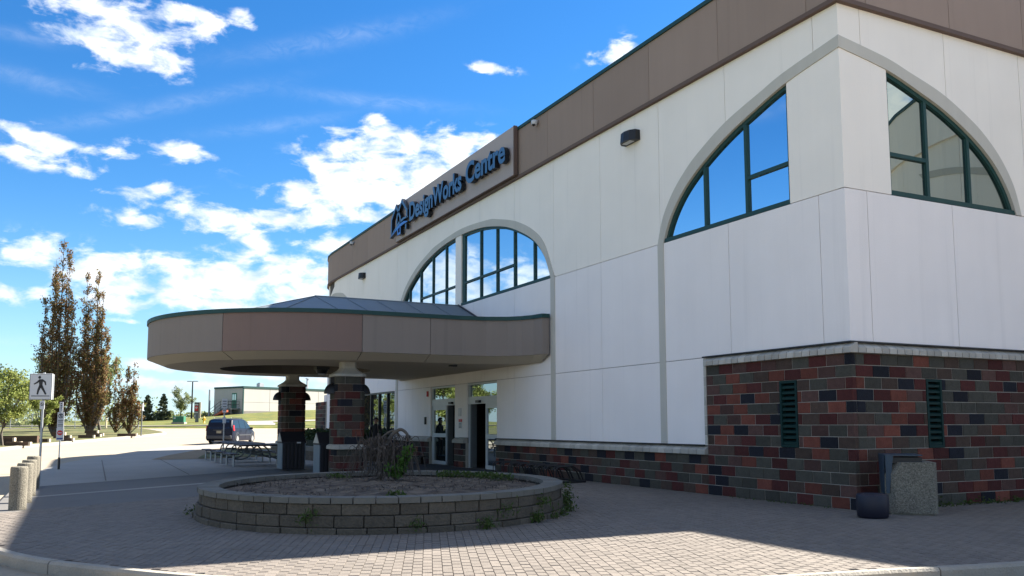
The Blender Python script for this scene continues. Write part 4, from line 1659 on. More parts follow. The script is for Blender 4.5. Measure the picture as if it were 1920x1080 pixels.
# pitched metal roof : ridge out from the wall, hipped round end
RZ, EZ = 6.0, 4.86
ridge_a, ridge_b = (0.02, CCY, RZ), (CCX - 0.1, CCY, RZ + .02)
RW = 3.05
eav = [(0.02, CCY - RW, EZ), (CCX, CCY - 4.3, EZ)]
hipn = 6
hip = [(CCX - 0.1 + 4.3 * math.cos(a), CCY + 4.3 * math.sin(a), EZ) for a in [-math.pi / 2 - math.pi * i / hipn for i in range(hipn + 1)]]
mb = MB()
nsec = 5
for sgn in (-1, 1):
    for i in range(nsec):
        t0, t1 = i / nsec, (i + 1) / nsec
        ra = [ridge_a[j] + (ridge_b[j] - ridge_a[j]) * t0 for j in range(3)]
        rb = [ridge_a[j] + (ridge_b[j] - ridge_a[j]) * t1 for j in range(3)]
        w0, w1 = RW + (4.3 - RW) * t0, RW + (4.3 - RW) * t1
        mb.add([ra, rb, (rb[0], CCY + sgn * w1, EZ), (ra[0], CCY + sgn * w0, EZ)], [(0, 1, 2, 3)])
for a, b in zip(hip, hip[1:]):
    mb.add([ridge_b, a, b], [(0, 1, 2)])
rf = W(mb.build('roof', M_METALROOF, CAN))
mb = MB()
for sgn in (-1, 1):
    for i in range(0, nsec + 1):
        t = i / nsec
        r = [ridge_a[j] + (ridge_b[j] - ridge_a[j]) * t for j in range(3)]
        w = RW + (4.3 - RW) * t
        mb.tube([(r[0], r[1] + sgn * .02, r[2] + .012), (r[0], CCY + sgn * w, EZ + .012)], .013, 4)
for a in hip[1:-1]:
    mb.tube([(ridge_b[0], ridge_b[1], ridge_b[2] + .012), (a[0], a[1], a[2] + .012)], .014, 4)
mb.tube([ridge_a, ridge_b], .045, 5)
mb.build('roof_seam', M_METALROOF, rf)
# gable flashing against the wall
mb = MB()
for sgn in (-1, 1):
    mb.tube([(-.03, CCY, RZ + .03), (-.03, CCY + sgn * (RW + .1), EZ - .02)], .04, 4)
mb.build('wall_flashing', M_BLACKFLASH, rf)


def canopy_column(cx, cy):
    w, ch = 0.455, 0.135
    oct_ = [(-w + ch, -w), (w - ch, -w), (w, -w + ch), (w, w - ch), (w - ch, w), (-w + ch, w), (-w, w - ch), (-w, -w + ch)]
    P = Path([(cx + x, cy + y) for x, y in oct_], side=1, closed=True)
    if (P.at(0.1, .1) - Vector((cx, cy))).length < (P.at(0.1) - Vector((cx, cy))).length:
        P = Path([(cx + x, cy + y) for x, y in oct_], side=-1, closed=True)
    mb = MB()
    mb.prism([(cx + x * .95, cy + y * .95, 0.02) for x, y in oct_], [(cx + x * .95, cy + y * .95, 3.05) for x, y in oct_])
    col = W(fix_normals(mb.build('column', M_MORTAR, CAN)))
    L_ = P.len
    rows = [(0.06 + i * .1925, .1925) for i in range(4)] + [(.975 + i * .2265, .2265) for i in range(9)]
    for r, (z, h) in enumerate(rows):
        npc = 7
        off = (r % 2) * L_ / npc / 2 + .12
        for i in range(npc):
            a, b = off + L_ * i / npc, off + L_ * (i + 1) / npc
            mb = MB()
            j = rnd.uniform(-.003, .003)
            P.strip(mb, a + .006, b - .006, z + .006, z + h - .006, j, -.07)
            fix_normals(mb.build('block', M_BLK[block_colour()], col))
    # plinth, waist band of stones, bell-shaped capital and neck
    for nm, z0, z1, e0, e1 in (('plinth', 0.0, .06, .05, .05),):
        mb = MB()
        mb.prism([(cx + x * (1 + e0), cy + y * (1 + e0), z0) for x, y in oct_], [(cx + x * (1 + e1), cy + y * (1 + e1), z1) for x, y in oct_])
        fix_normals(mb.build(nm, M_STONE, col))
    nst = 16
    for i in range(nst):
        mb = MB()
        P.strip(mb, L_ * i / nst + .004, L_ * (i + 1) / nst - .004, .832, .93, .07, -.06)
        P.strip(mb, L_ * i / nst + .004, L_ * (i + 1) / nst - .004, .93, .972, .07, -.06, out_top=.01)
        fix_normals(mb.build('band_stone', M_STONE, col))
    mb = MB()
    prof = [(1.07, 3.015), (1.09, 3.05), (1.05, 3.09), (.86, 3.14), (.66, 3.20), (.52, 3.27), (.5, 3.30), (.5, SOF)]
    vs = [(cx + x * k_, cy + y * k_, z) for k_, z in prof for x, y in oct_]
    fs = [(i * 8 + k_, i * 8 + (k_ + 1) % 8, (i + 1) * 8 + (k_ + 1) % 8, (i + 1) * 8 + k_) for i in range(len(prof) - 1) for k_ in range(8)]
    mb.add(vs, fs + [tuple(range(7, -1, -1))])
    mb.build('capital', M_STONE, col)
    for sx in (-1, 1):   # quarter-dome lamps on both flanks
        mb = MB()
        n = 8
        vs, fs = [], []
        for i in range(n + 1):
            a = math.pi / 2 * i / n
            rr_, zz = .27 * math.cos(a), .32 * math.sin(a)
            for k_ in range(9):
                b = -math.pi / 2 + math.pi * k_ / 8
                vs.append((cx + sx * (w + rr_ * math.cos(b)), cy + rr_ * .8 * math.sin(b), 2.50 + zz))
        for i in range(n):
            for k_ in range(8):
                fs.append((i * 9 + k_, i * 9 + k_ + 1, (i + 1) * 9 + k_ + 1, (i + 1) * 9 + k_))
        fs.append(tuple(range(8, -1, -1)))
        mb.add(vs, fs)
        mb.build('column_lamp', M_BLACK, col)


canopy_column(-5.32, 14.61)
canopy_column(-5.32, 22.28)
mb = MB()
mb.box((-5.55, 16.9, SOF - .05), (.42, .42, .10))
mb.lathe((-5.55, 16.9, SOF - .24), [(.10, 0), (.16, .03), (.20, .12), (.20, .20)], 14)
lo = W(mb.build('ceiling_lamp', M_BLACK, CAN))
mb = MB()
mb.lathe((-5.55, 16.9, SOF - .262), [(.02, 0), (.09, .004), (.13, .03)], 12)
mb.build('lamp_lens', M_SIGNW, lo)
mb = MB()
mb.box((-2.0, 14.2, SOF - .03), (.25, .12, .05))
W(mb.build('soffit_sensor', M_BLACK, CAN))

# ================================================================== PLANTER
PC = (-7.47, 4.25)
PA, PB = 3.25, 3.76      # half axes across and along the view


def ell(k_, a, b):
    return (PC[0] + RT[0] * a * math.cos(k_) + FW[0] * b * math.sin(k_), PC[1] + RT[1] * a * math.cos(k_) + FW[1] * b * math.sin(k_))


PLN = thing('planter', 'round raised planter of rough concrete blocks with a flat cap on the paver plaza', 'planter', (PC[0], PC[1], 0))
EP = Path([ell(2 * math.pi * i / 96, PA, PB) for i in range(96)], side=1, closed=True)
if (EP.at(1, .5) - Vector(PC)).length < (EP.at(1) - Vector(PC)).length:
    EP = Path([ell(2 * math.pi * i / 96, PA, PB) for i in range(96)], side=-1, closed=True)
mb = MB()
EP.strip(mb, 0, EP.len, 0, .425, -.05, -.30)
W(fix_normals(mb.build('wall_core', mat('planter_joint', (0.03, 0.026, 0.022), 1.0), PLN)))
for r, (z0, z1, off, nb) in enumerate(((-.02, .085, .075, 52), (.09, .255, .035, 52), (.26, .425, -.005, 52), (.43, .515, .02, 68))):
    st = EP.len / nb
    acc = rnd.uniform(0, st)
    for i in range(nb):
        j = rnd.uniform(-.012, .012)
        a, b = acc + st * i + .007, acc + st * (i + 1) - .007 - rnd.uniform(0, .006)
        mb = MB()
        dz = rnd.uniform(-.003, .003)
        if r < 3:
            EP.strip(mb, a, b, z0, z0 + .012, off + j - .012, -.05, out_top=off + j)
            EP.strip(mb, a, b, z0 + .012, z1 - .012, off + j, -.05)
            EP.strip(mb, a, b, z1 - .012, z1 - .002 + dz, off + j, -.05, out_top=off + j - .014)
            W(fix_normals(mb.build('block', M_PLANT, PLN)))
        else:
            EP.strip(mb, a, b, z0, z1 + dz, off + j * .6, -.33)
            W(fix_normals(mb.build('cap_block', M_PCAP, PLN)))
# soil bed with small mounds
vs, fs = [], []
nr, na = 26, 72
from mathutils import noise as mnoise
for i in range(nr + 1):
    for k_ in range(na):
        f = i / nr
        x, y = ell(2 * math.pi * k_ / na, (PA - .30) * f, (PB - .30) * f)
        z = .40 + .05 * (1 - f * f) + .05 * mnoise.noise(Vector((x * 1.3, y * 1.3, 0))) + .035 * mnoise.noise(Vector((x * 5, y * 5, 3))) + .02 * mnoise.noise(Vector((x * 14, y * 14, 7)))
        vs.append((x, y, z if f < .98 else .39))
for i in range(nr):
    for k_ in range(na):
        fs.append((i * na + k_, i * na + (k_ + 1) % na, (i + 1) * na + (k_ + 1) % na, (i + 1) * na + k_))
me = bpy.data.meshes.new('soil')
me.from_pydata(vs, [], fs)
me.materials.append(M_SOIL)
o = W(link('soil', me, PLN))
o['kind'] = 'stuff'


def disc_pts(n, cx, cy, r, z0, z1, seed):
    q = np.random.RandomState(seed)
    a = q.rand(n) * 2 * np.pi
    rr_ = r * np.sqrt(q.rand(n))
    return np.c_[cx + rr_ * np.cos(a), cy + rr_ * np.sin(a), z0 + (z1 - z0) * q.rand(n) ** 1.6]


# litter and weeds on the soil
q = np.random.RandomState(4)
pts = []
while len(pts) < 1700:
    a, f = q.rand() * 2 * math.pi, math.sqrt(q.rand())
    x, y = ell(a, (PA - .4) * f, (PB - .4) * f)
    if mnoise.noise(Vector((x * .9, y * .9, 11))) + .25 > q.rand() * .6:
        pts.append((x, y, .445 + .03 * q.rand() + .05 * (1 - f * f)))
tag(leaf_mesh('dry_litter', pts, .019, L_DEAD, None, 5, 2.6), 'dry twigs and leaf litter scattered over the planter soil', 'litter', kind='stuff')
pts = np.concatenate([disc_pts(160, *ell(0.55 + i * .16, PA - .75, PB - .8), .24, .44, .56, 20 + i) for i in range(5)] + [disc_pts(130, *ell(-1.35, PA - .7, PB - .7), .16, .44, .55, 40), disc_pts(110, *ell(2.2, PA - 1.0, PB - 1.0), .3, .45, .53, 41)])
tag(leaf_mesh('weeds', pts, .04, L_WEED, None, 6, 2.0, up=.6), 'low green weeds growing on the soil inside the planter', 'weeds', kind='stuff')
# weeds in the joints of the planter wall
pts = []
for i, (k_, z, n) in enumerate(((-1.28, .12, 60), (-.95, .05, 130), (-.83, .25, 60), (-.62, .05, 160), (-.55, .3, 70), (-.30, .03, 80), (-.12, .03, 160), (-.02, .22, 130), (.10, .10, 200), (-1.75, .25, 90), (.0, .38, 60), (-.45, .02, 60), (-2.9, .03, 50))):
    x, y = ell(k_, PA + .09, PB + .09)
    n = int(n * 1.3)
    pts.append(np.c_[q.normal(x, .075, n), q.normal(y, .075, n), np.abs(q.normal(z, .055, n)) + .01])
tag(leaf_mesh('wall_weeds', np.concatenate(pts), .026, L_WEED, None, 8, 2.4, up=.8), 'small dark green weeds sprouting from the planter wall joints', 'weeds', kind='stuff')
pts = []
for i in range(26):
    x = 1.2 + i * .28
    pts.append(np.c_[q.normal(x, .10, 26), q.normal(-.14, .06, 26), np.abs(q.normal(.02, .06, 26))])
pts.append(np.c_[q.uniform(-.12, -.02, 60), q.uniform(.4, 3.5, 60), np.abs(q.normal(.005, .02, 60))])
tag(leaf_mesh('base_weeds', np.concatenate(pts), .028, L_WEED, None, 9, 2.0, up=.5), 'straggling weeds along the foot of the block base at the corner', 'weeds', kind='stuff')

# ------------------------------------------------------------------ weeping tree and shrub
tx, ty = -7.18, 5.61
WT = thing('weeping_tree', 'small bare weeping tree with drooping twigs in the planter', 'tree', (tx, ty, .42), R(-26.4))
WT.scale = (.80, .80, .80)
mb = MB()
trunk = [(0, 0, 0), (.03, .02, .35), (-.02, .03, .62), (.10, .05, .82), (.28, .02, 1.12), (.42, 0, 1.26), (.56, -.02, 1.30), (.70, -.02, 1.18), (.74, -.02, 1.0)]
mb.tube([tuple(p) for p in catmull(trunk, 4)], [.075 - .045 * i / (4 * (len(trunk) - 1)) for i in range(4 * (len(trunk) - 1) + 1)], 7)
mb.tube([tuple(p) for p in catmull([(.02, .02, .7), (-.1, .05, .9), (.1, .1, 1.15), (.36, .08, 1.28), (.5, .1, 1.12)], 4)], .03, 6)
mb.build('trunk', M_BARK, WT, smooth=True)
mb = MB()
rr = random.Random(12)
for i in range(150):
    a = rr.uniform(0, 2 * math.pi)
    r0 = rr.uniform(.0, .3)
    z0 = rr.uniform(.55, 1.18)
    cx = rr.choice([0.0, .2, .45, .65, -.15, -.3, -.45])
    z0 = min(z0, 1.05 - .5 * max(0, -cx))
    r1 = r0 + rr.uniform(.15, .45)
    p0 = (cx + r0 * math.cos(a), r0 * math.sin(a), z0)
    p1 = (cx + (r0 + r1) / 2 * math.cos(a), (r0 + r1) / 2 * math.sin(a), z0 + rr.uniform(.0, .14))
    p2 = (cx + r1 * math.cos(a) + rr.uniform(-.06, .06), r1 * math.sin(a), z0 * rr.uniform(.25, .6))
    p3 = (cx + (r1 + .05) * math.cos(a) + rr.uniform(-.08, .08), (r1 + .05) * math.sin(a), rr.uniform(.05, .2))
    mb.tube([tuple(p) for p in catmull([p0, p1, p2, p3], 3)], [.012, .011, .010, .009, .008, .008, .007, .006, .005, .004], 3, cap=False)
for i in range(7):   # upright pale shoots at the left
    x0 = -.42 + .14 * i
    if i > 4:
        continue
    mb.tube([(x0 * .6, 0, .6), (x0 - .14, .05, .95), (x0 - .22, .05, rr.uniform(1.2, 1.5))], [.014, .010, .004], 4)
mb.build('twigs', M_TWIG, WT)
pts = []
for i in range(420):
    a = rr.uniform(0, 2 * math.pi)
    r = rr.uniform(.1, .62)
    pts.append((.1 + r * math.cos(a), r * math.sin(a), rr.uniform(.08, .95)))
leaf_mesh('dead_leaves', pts, .04, L_DEAD, WT, 3, 2.4, up=-.3)
SH = thing('green_shrub', 'fresh green leafy shrub beside the weeping tree in the planter', 'shrub', (-6.98, 5.19, .42), R(-26.4))
SH.scale = (.75, .75, .75)
mb = MB()
pts = []
for i in range(16):
    a = rr.uniform(0, 2 * math.pi)
    tip = (rr.uniform(-.15, .15) + .30 * math.cos(a), .25 * math.sin(a), rr.uniform(.25, .75))
    if i < 5:
        tip = (.25 + rr.uniform(0, .3), rr.uniform(-.1, .1), rr.uniform(.72, .92))
    mb.tube([(0, 0, 0), (tip[0] * .5, tip[1] * .5, tip[2] * .6), tip], [.014, .009, .004], 4)
    for k_ in range(34):
        t = rr.uniform(.35, 1.05)
        pts.append((tip[0] * t + rr.gauss(0, .05), tip[1] * t + rr.gauss(0, .05), tip[2] * (t ** .8) + rr.gauss(0, .05)))
mb.build('stems', M_TWIG, SH)
leaf_mesh('leaves', pts, .065, L_SHRUB, SH, 5, 1.7, up=.3)

# ================================================================== STREET FURNITURE
def gz(x, y, off=0.0):
    return hgt(x, y) + off


# bollards
bm0 = MB()
bm0.lathe((0, 0, -.05), [(.150, 0), (.150, .80), (.146, .83), (.13, .845), (.0, .845)], 24)
bol = [(-13.62, 7.25, 'nearest and fully visible of the four round pebble concrete bollards', 'pebbled concrete bollard standing at the kerb, nearest of the row'),
       (-13.60, 8.95, '', 'pebbled concrete bollard, second of the row, partly behind the nearest one'),
       (-13.60, 10.75, '', 'pebbled concrete bollard, third of the row, between second and last'),
       (-13.62, 13.4, '', 'pebbled concrete bollard, farthest of the row, in front of the crossing sign pole')]
first = None
for x, y, _, lab in bol:
    if first is None:
        first = o = bm0.build('bollard', M_AGG, smooth=False)
    else:
        o = first.copy()
        COL.objects.link(o)
    o.location = (x, y, 0)
    tag(o, lab, 'bollard', 'bollards along the road edge')

# crossing sign
yaw = math.atan2(-RT[1], -RT[0]) + math.pi   # faces the camera side


def plate(mb, cx, cz, w, h, y, t=.02, mi=0):
    mb.box((cx, y, cz), (w, t, h), 0, mi)


PX, PY = -13.52, 14.6
PS = thing('pedestrian_sign', 'white pedestrian crossing sign with black walking figure on a steel pole by the bollards', 'sign', (PX, PY, 0), R(-20))
mb = MB()
mb.tube([(0, 0, 0), (0, 0, 2.95)], .032, 8)
mb.build('pole', M_GALV, PS)
mb = MB()
mb.box((-.05, -.05, 2.57), (.57, .05, .69))
bd = mb.build('sign_panel', M_SIGNW, PS, bevel=.008)
mb = MB()
mb.box((-.05, .06, 2.57), (.55, .05, .67))
mb.build('sign_panel', M_GALV, PS)


def flat(polys, y, name, m, parent):
    mb = MB()
    for p in polys:
        mb.prism([(a, y, b) for a, b in p], [(a, y + .004, b) for a, b in p])
    return fix_normals(mb.build(name, m, parent))


def seg(a, b, w0, w1):
    a, b = Vector(a), Vector(b)
    d = (b - a).normalized()
    n = Vector((-d.y, d.x))
    return [tuple(a + n * w0 / 2), tuple(a - n * w0 / 2), tuple(b - n * w1 / 2), tuple(b + n * w1 / 2)]


fx, fz = -.05, 2.57
off = lambda pts: [(fx + a, fz + b) for a, b in pts]
head = [(-.035 + .035 * math.cos(2 * math.pi * i / 14), .245 + .038 * math.sin(2 * math.pi * i / 14)) for i in range(14)]
figure = [off(head), off([(-.045, .195), (.035, .195), (.055, .15), (.035, .0), (-.03, 0.0), (-.045, .1)]),
          off(seg((-.02, .18), (-.10, .10), .05, .04)), off(seg((-.09, .11), (-.17, .065), .04, .03)),
          off(seg((.03, .18), (.11, .12), .05, .04)), off(seg((.105, .13), (.125, .04), .04, .03)),
          off(seg((-.005, .03), (-.05, -.09), .07, .055)), off(seg((-.05, -.08), (-.075, -.205), .055, .04)),
          off(seg((.01, .03), (.07, -.08), .07, .055)), off(seg((.065, -.07), (.14, -.205), .055, .04)),
          off([(-.23, -.235), (.23, -.235), (.23, -.255), (-.23, -.255)])]
flat(figure, -.0795, 'walking_figure', M_BLACKFLASH, bd)
bw = []
for a, b, c, d in ((-.28, .338, .56, .012), (-.28, -.326, .56, .012)):
    bw.append(off([(a, b), (a + c, b), (a + c, b - d), (a, b - d)]))
for a in (-.28, .268):
    bw.append(off([(a, .326), (a + .012, .326), (a + .012, -.326), (a, -.326)]))
flat(bw, -.0785, 'sign_border', M_DKGREY, bd)
mb = MB()
plate(mb, 0, 2.09, .12, .22, -.04)
sp = mb.build('small_plate', M_SIGNW, PS)


def ringpoly(cx, cz, r, w, y, name, m, parent, n=20):
    mb = MB()
    vs, fs = [], []
    for i in range(n):
        a = 2 * math.pi * i / n
        for q_ in (r, r - w):
            vs.append((cx + q_ * math.cos(a), y, cz + q_ * math.sin(a)))
    for i in range(n):
        j = (i + 1) % n
        fs.append((2 * i, 2 * j, 2 * j + 1, 2 * i + 1))
    mb.add(vs, fs)
    return mb.build(name, m, parent)


ringpoly(0, 2.11, .045, .012, -.0515, 'ring', M_BLACKFLASH, sp)
flat([seg((-.03, 2.14), (.03, 2.08), .01, .01), [(-.012, 2.075), (-.002, 2.075), (-.002, 2.145), (-.012, 2.145)]], -.054, 'plate_mark', M_BLACKFLASH, sp)

# no entry / no parking sign stack
NE = thing('no_entry_sign', 'slim pole with stacked white plates and red no entry disc at the pavement edge', 'sign', (-13.2, 23.6, 0), R(-14))
mb = MB()
mb.tube([(0, 0, 0), (0, 0, 2.30)], .03, 8)
mb.build('pole', M_GALV, NE)
mb = MB()
mb.tube([(0, 0, 0), (0, 0, .42)], .042, 8)
mb.build('pole_sleeve', M_BLACK, NE)
for z, w, h in ((2.21, .12, .34), (1.74, .22, .56), (1.24, .24, .44)):
    mb = MB()
    mb.box((0, -.045, z), (w, .02, h))
    pl = mb.build('sign_plate', M_SIGNW, NE, bevel=.004)
    if z == 2.21:
        flat([[(-.022, 2.09), (.022, 2.09), (.022, 2.11), (-.022, 2.11)], [(-.022, 2.15), (.022, 2.15), (.022, 2.19), (-.022, 2.19)], [(-.022, 2.23), (.022, 2.23), (.022, 2.27), (-.022, 2.27)], [(-.022, 2.31), (.022, 2.31), (.022, 2.345), (-.022, 2.345)]], -.0595, 'plate_lettering', M_BLACKFLASH, pl)
    elif z == 1.74:
        ringpoly(0, 1.89, .085, .022, -.0565, 'ring', M_BLACKFLASH, pl)
        flat([seg((-.06, 1.95), (.06, 1.83), .02, .02), [(-.03, 1.83), (-.012, 1.83), (-.012, 1.95), (-.03, 1.95)], [(-.012, 1.93), (.03, 1.93), (.03, 1.945), (-.012, 1.945)], [(-.012, 1.885), (.03, 1.885), (.03, 1.90), (-.012, 1.90)], [(.02, 1.885), (.035, 1.885), (.035, 1.945), (.02, 1.945)]], -.0595, 'parking_mark', M_BLACKFLASH, pl)
        flat([[(-.08, zz), (.08, zz), (.08, zz + .022), (-.08, zz + .022)] for zz in (1.72, 1.66, 1.58, 1.52)], -.0595, 'plate_lettering', M_BLACKFLASH, pl)
    else:
        disc = [(.09 * math.cos(2 * math.pi * i / 24), 1.29 + .09 * math.sin(2 * math.pi * i / 24)) for i in range(24)]
        dd = flat([disc], -.060, 'red_disc', M_RED, pl)
        flat([[(-.06, 1.275), (.06, 1.275), (.06, 1.305), (-.06, 1.305)]], -.063, 'white_bar', M_SIGNW, dd)
        flat([[(-.10, 1.06), (.10, 1.06), (.10, 1.11), (-.10, 1.11)]], -.060, 'blue_band', M_BLUE, pl)

# sign in front of the van
VS = thing('parking_sign', 'grey post with white notice plates standing in front of the dark van', 'sign', (-4.84, 42.63, gz(-4.84, 42.63)), R(-5))
mb = MB()
mb.tube([(0, 0, 0), (0, 0, 2.9)], .045, 6)
mb.build('pole', M_GALV, VS)
for z, w, h, lines in ((2.70, .30, .56, 3), (2.28, .22, .22, 1), (1.72, .20, .36, 0)):
    mb = MB()
    mb.box((0, -.06, z), (w, .02, h))
    pl = mb.build('sign_plate', M_SIGNW, VS, bevel=.004)
    if lines:
        flat([[(-w * .35, z + h * .3 - i * .16), (w * .35, z + h * .3 - i * .16), (w * .35, z + h * .3 - i * .16 - .05), (-w * .35, z + h * .3 - i * .16 - .05)] for i in range(lines)], -.0745, 'plate_lettering', M_DKGREY, pl)
PO = thing('road_sign', 'thin dark post with a narrow sign seen edge-on at the lawn tip', 'sign', (-7.37, 74.9, gz(-7.37, 74.9)), R(78))
mb = MB()
mb.tube([(0, 0, 0), (0, 0, 3.0)], .055, 6)
mb.build('pole', M_DKGREY, PO)
mb = MB()
mb.box((0, -.07, 2.65), (.5, .03, .65))
mb.build('sign_plate', M_SIGNW, PO)


# litter receptacles
def receptacle(x, y, label):
    t = thing('trash_receptacle', label, 'trash can', (x, y, 0), 0, 'slatted trash receptacles under the canopy')
    w, h = .39, .93
    mb = MB()
    mb.box((0, 0, h / 2 + .03), (2 * w - .05, 2 * w - .05, h - .02))
    mb.build('bin_body', M_BLACK, t)
    for sgn, ax in ((-1, 0), (1, 0), (-1, 1), (1, 1)):
        for i in range(6):
            c = -w + .065 + i * (2 * w - .13) / 5
            mb = MB()
            if ax == 0:
                mb.box((sgn * w, c, h / 2 + .03), (.03, .085, h - .06))
            else:
                mb.box((c, sgn * w, h / 2 + .03), (.085, .03, h - .06))
            mb.build('slat', M_SLAT_LIT if ax == 0 else M_SLATD, t)
    mb = MB()
    # gabled hood : triangular ends face left and right, flaps slope front and back
    H = [(-w - .02, h), (w + .02, h), (w + .02, h + .05), (0.0, h + .40), (-w - .02, h + .05)]
    mb.prism([(-w - .02, a, b) for a, b in H], [(w + .02, a, b) for a, b in H])
    hd = fix_normals(mb.build('hood', M_SLATD, t))
    for sgn in (-1, 1):
        mb = MB()
        G = [(-w + .03, h + .06), (w - .03, h + .06), (0, h + .36)]
        mb.prism([(sgn * (w + .024), a, b) for a, b in G], [(sgn * (w + .034), a, b) for a, b in G])
        fix_normals(mb.build('gable_plate', M_TRIM, hd))
    mb = MB()
    mb.prism([(-.13, -w * .72 - .03, h + .11), (.13, -w * .72 - .03, h + .11), (.13, -w * .30 - .03, h + .27), (-.13, -w * .30 - .03, h + .27)], [(-.13, -w * .72, h + .10), (.13, -w * .72, h + .10), (.13, -w * .30, h + .26), (-.13, -w * .30, h + .26)])
    fix_normals(mb.build('flap', M_BLACK, hd))
    mb = MB()
    mb.box((.16, -w - .024, h + .02), (.14, .012, .05))
    mb.build('bin_label', M_SIGNW, hd)
    return t


M_SLAT_LIT = mat('slat_bluegrey_lit', (0.16, 0.21, 0.26), 0.5)  # light on the side slats painted in; front and back stay dark
M_SLATD = mat('slat_dark', (0.018, 0.017, 0.022), 0.6)
receptacle(-5.97, 19.2, 'slatted trash receptacle with gabled hood in front of the far canopy column')
receptacle(-5.50, 15.95, 'slatted trash receptacle half hidden behind the near canopy column')

# concrete bin with tilted metal hood, and bucket
AB = thing('concrete_bin', 'square pebbled concrete litter bin with a bent blue metal hood at the block corner', 'bin', (0.50, -0.68, 0), R(-42))
mb = MB()
w = .41
H = .90
c8 = .14
o8 = [(-w + c8, -w), (w - .05, -w), (w, -w + .05), (w, w), (-w, w), (-w, -w + c8)]
mb.prism([(x, y, .03) for x, y in o8], [(x, y, .70) for x, y in o8])
o7 = [(-w + .26, -w), (w - .05, -w), (w, -w + .05), (w, w), (-w + .26, w), (-w + .2, -w + c8)]
mb.prism([(x, y, .70) for x, y in o8], [(x, y, H) for x, y in o7])
fix_normals(mb.build('bin_shell', M_AGG, AB))
mb = MB()
mb.box((.02, 0, .015), (.70, .70, .04))
mb.build('foot', M_KERB, AB)
M_HOOD = mat('hood_blue', (0.022, 0.045, 0.07), 0.45, 0.1, 4)
mb = MB()
tp = [(-.41, -.36, 1.03), (.20, -.36, 1.03), (.20, .36, 1.03), (-.41, .36, 1.03)]
mb.prism(tp, [(x, y, z - .02) for x, y, z in tp])
hd = fix_normals(mb.build('hood', M_HOOD, AB))
for y in (-.36, .34):
    mb = MB()
    sd = [(-.40, 1.01), (-.27, 1.01), (-.35, .36), (-.40, .36)]
    mb.prism([(a, y, b) for a, b in sd], [(a, y + .02, b) for a, b in sd])
    fix_normals(mb.build('hood_side', M_HOOD, hd))
mb = MB()
mb.prism([(-.425, -.36, 1.03), (-.425, .36, 1.03), (-.425, .12, .35), (-.425, -.20, .35)], [(-.41, -.36, 1.03), (-.41, .36, 1.03), (-.41, .12, .35), (-.41, -.20, .35)])
fix_normals(mb.build('hood_front', M_HOOD, hd))
mb = MB()
mb.box((-.05, 0, .93), (.5, .6, .10))
mb.build('dark_inner', M_BLACK, AB)  # black block filling the gap between shell and hood
mb = MB()
mb.lathe((0, 0, 0), [(.225, .0), (.25, .03), (.262, .20), (.258, .36), (.24, .395), (.21, .40), (.205, .36), (.19, .05)], 20)
o = mb.build('black_bucket', mat('black_plastic', (0.010, 0.010, 0.022), 0.5), smooth=True)
o.location = (-.68, -.93, 0)
tag(o, 'round black plastic bucket on the pavers beside the concrete bin', 'bucket')

# bicycle rack
BR = thing('bike_rack', 'low black tubular bicycle rack on the pavers beside the block base', 'bike rack', (-0.75, 10.9, 0), 0)
mb = MB()
for x in (-.42, .42):
    mb.tube([(x, -2.0, .03), (x, 2.0, .03)], .03, 6)
for y in (-2.0, 2.0):
    mb.tube([(-.42, y, .03), (.42, y, .03)], .03, 6)
mb.build('rack_base', M_BLACK, BR)
for i in range(8):
    y = -1.9 + i * .54
    mb = MB()
    for dy in (0.0, .16):
        mb.tube([(-.42, y + dy, .03), (-.42, y + dy, .36), (-.36, y + dy, .42), (.1, y + dy, .44), (.3, y + dy, .30), (.42, y + dy, .05)], .022, 5)
    mb.build('wheel_hoop', M_BLACK, BR)


# picnic tables
def picnic():
    t = thing('picnic_table', '', 'picnic table', (0, 0, 0), 0, 'picnic tables beside the sidewalk')
    M_TOP = mat('table_top', (0.055, 0.045, 0.05), 0.7, 0.1)
    mb = MB()
    mb.box((0, 0, .80), (1.45, 2.05, .045))
    mb.box((0, 0, .77), (1.40, 2.0, .03))
    mb.build('table_top', M_TOP, t, bevel=.012)
    for y in (-.75, .75):
        mb = MB()
        for s in (-1, 1):
            mb.tube([tuple(p) for p in catmull([(s * .12, y, .77), (s * .30, y, .62), (s * .38, y, .40), (s * .62, y, .28), (s * .97, y, .30)], 4)], .03, 6)
        mb.tube([(-.34, y, .5), (.34, y, .5)], .025, 6)
        mb.build('frame', M_DKGREY, t)
    for s in (-1, 1):
        mb = MB()
        mb.box((s * .97, 0, .46), (.36, 2.0, .04))
        be = mb.build('bench', M_TOP, t, bevel=.012)
        for y in (-.82, .82):
            mb = MB()
            mb.tube([(s * .97, y, 0), (s * .97, y, .44)], .04, 8)
            mb.build('leg', M_GALV, be)
    return t


p0 = picnic()
labs = ['dark picnic table with bench seats, nearest of the row', 'dark picnic table with bench seats, middle of the row', 'dark picnic table with bench seats, farthest and closest to the van']
for i, (x, y) in enumerate(((-6.38, 23.5), (-6.38, 26.6), (-6.38, 29.7))):
    o = p0 if i == 0 else copy_tree(p0)
    o.location = (x, y, 0)
    o['label'] = labs[i]

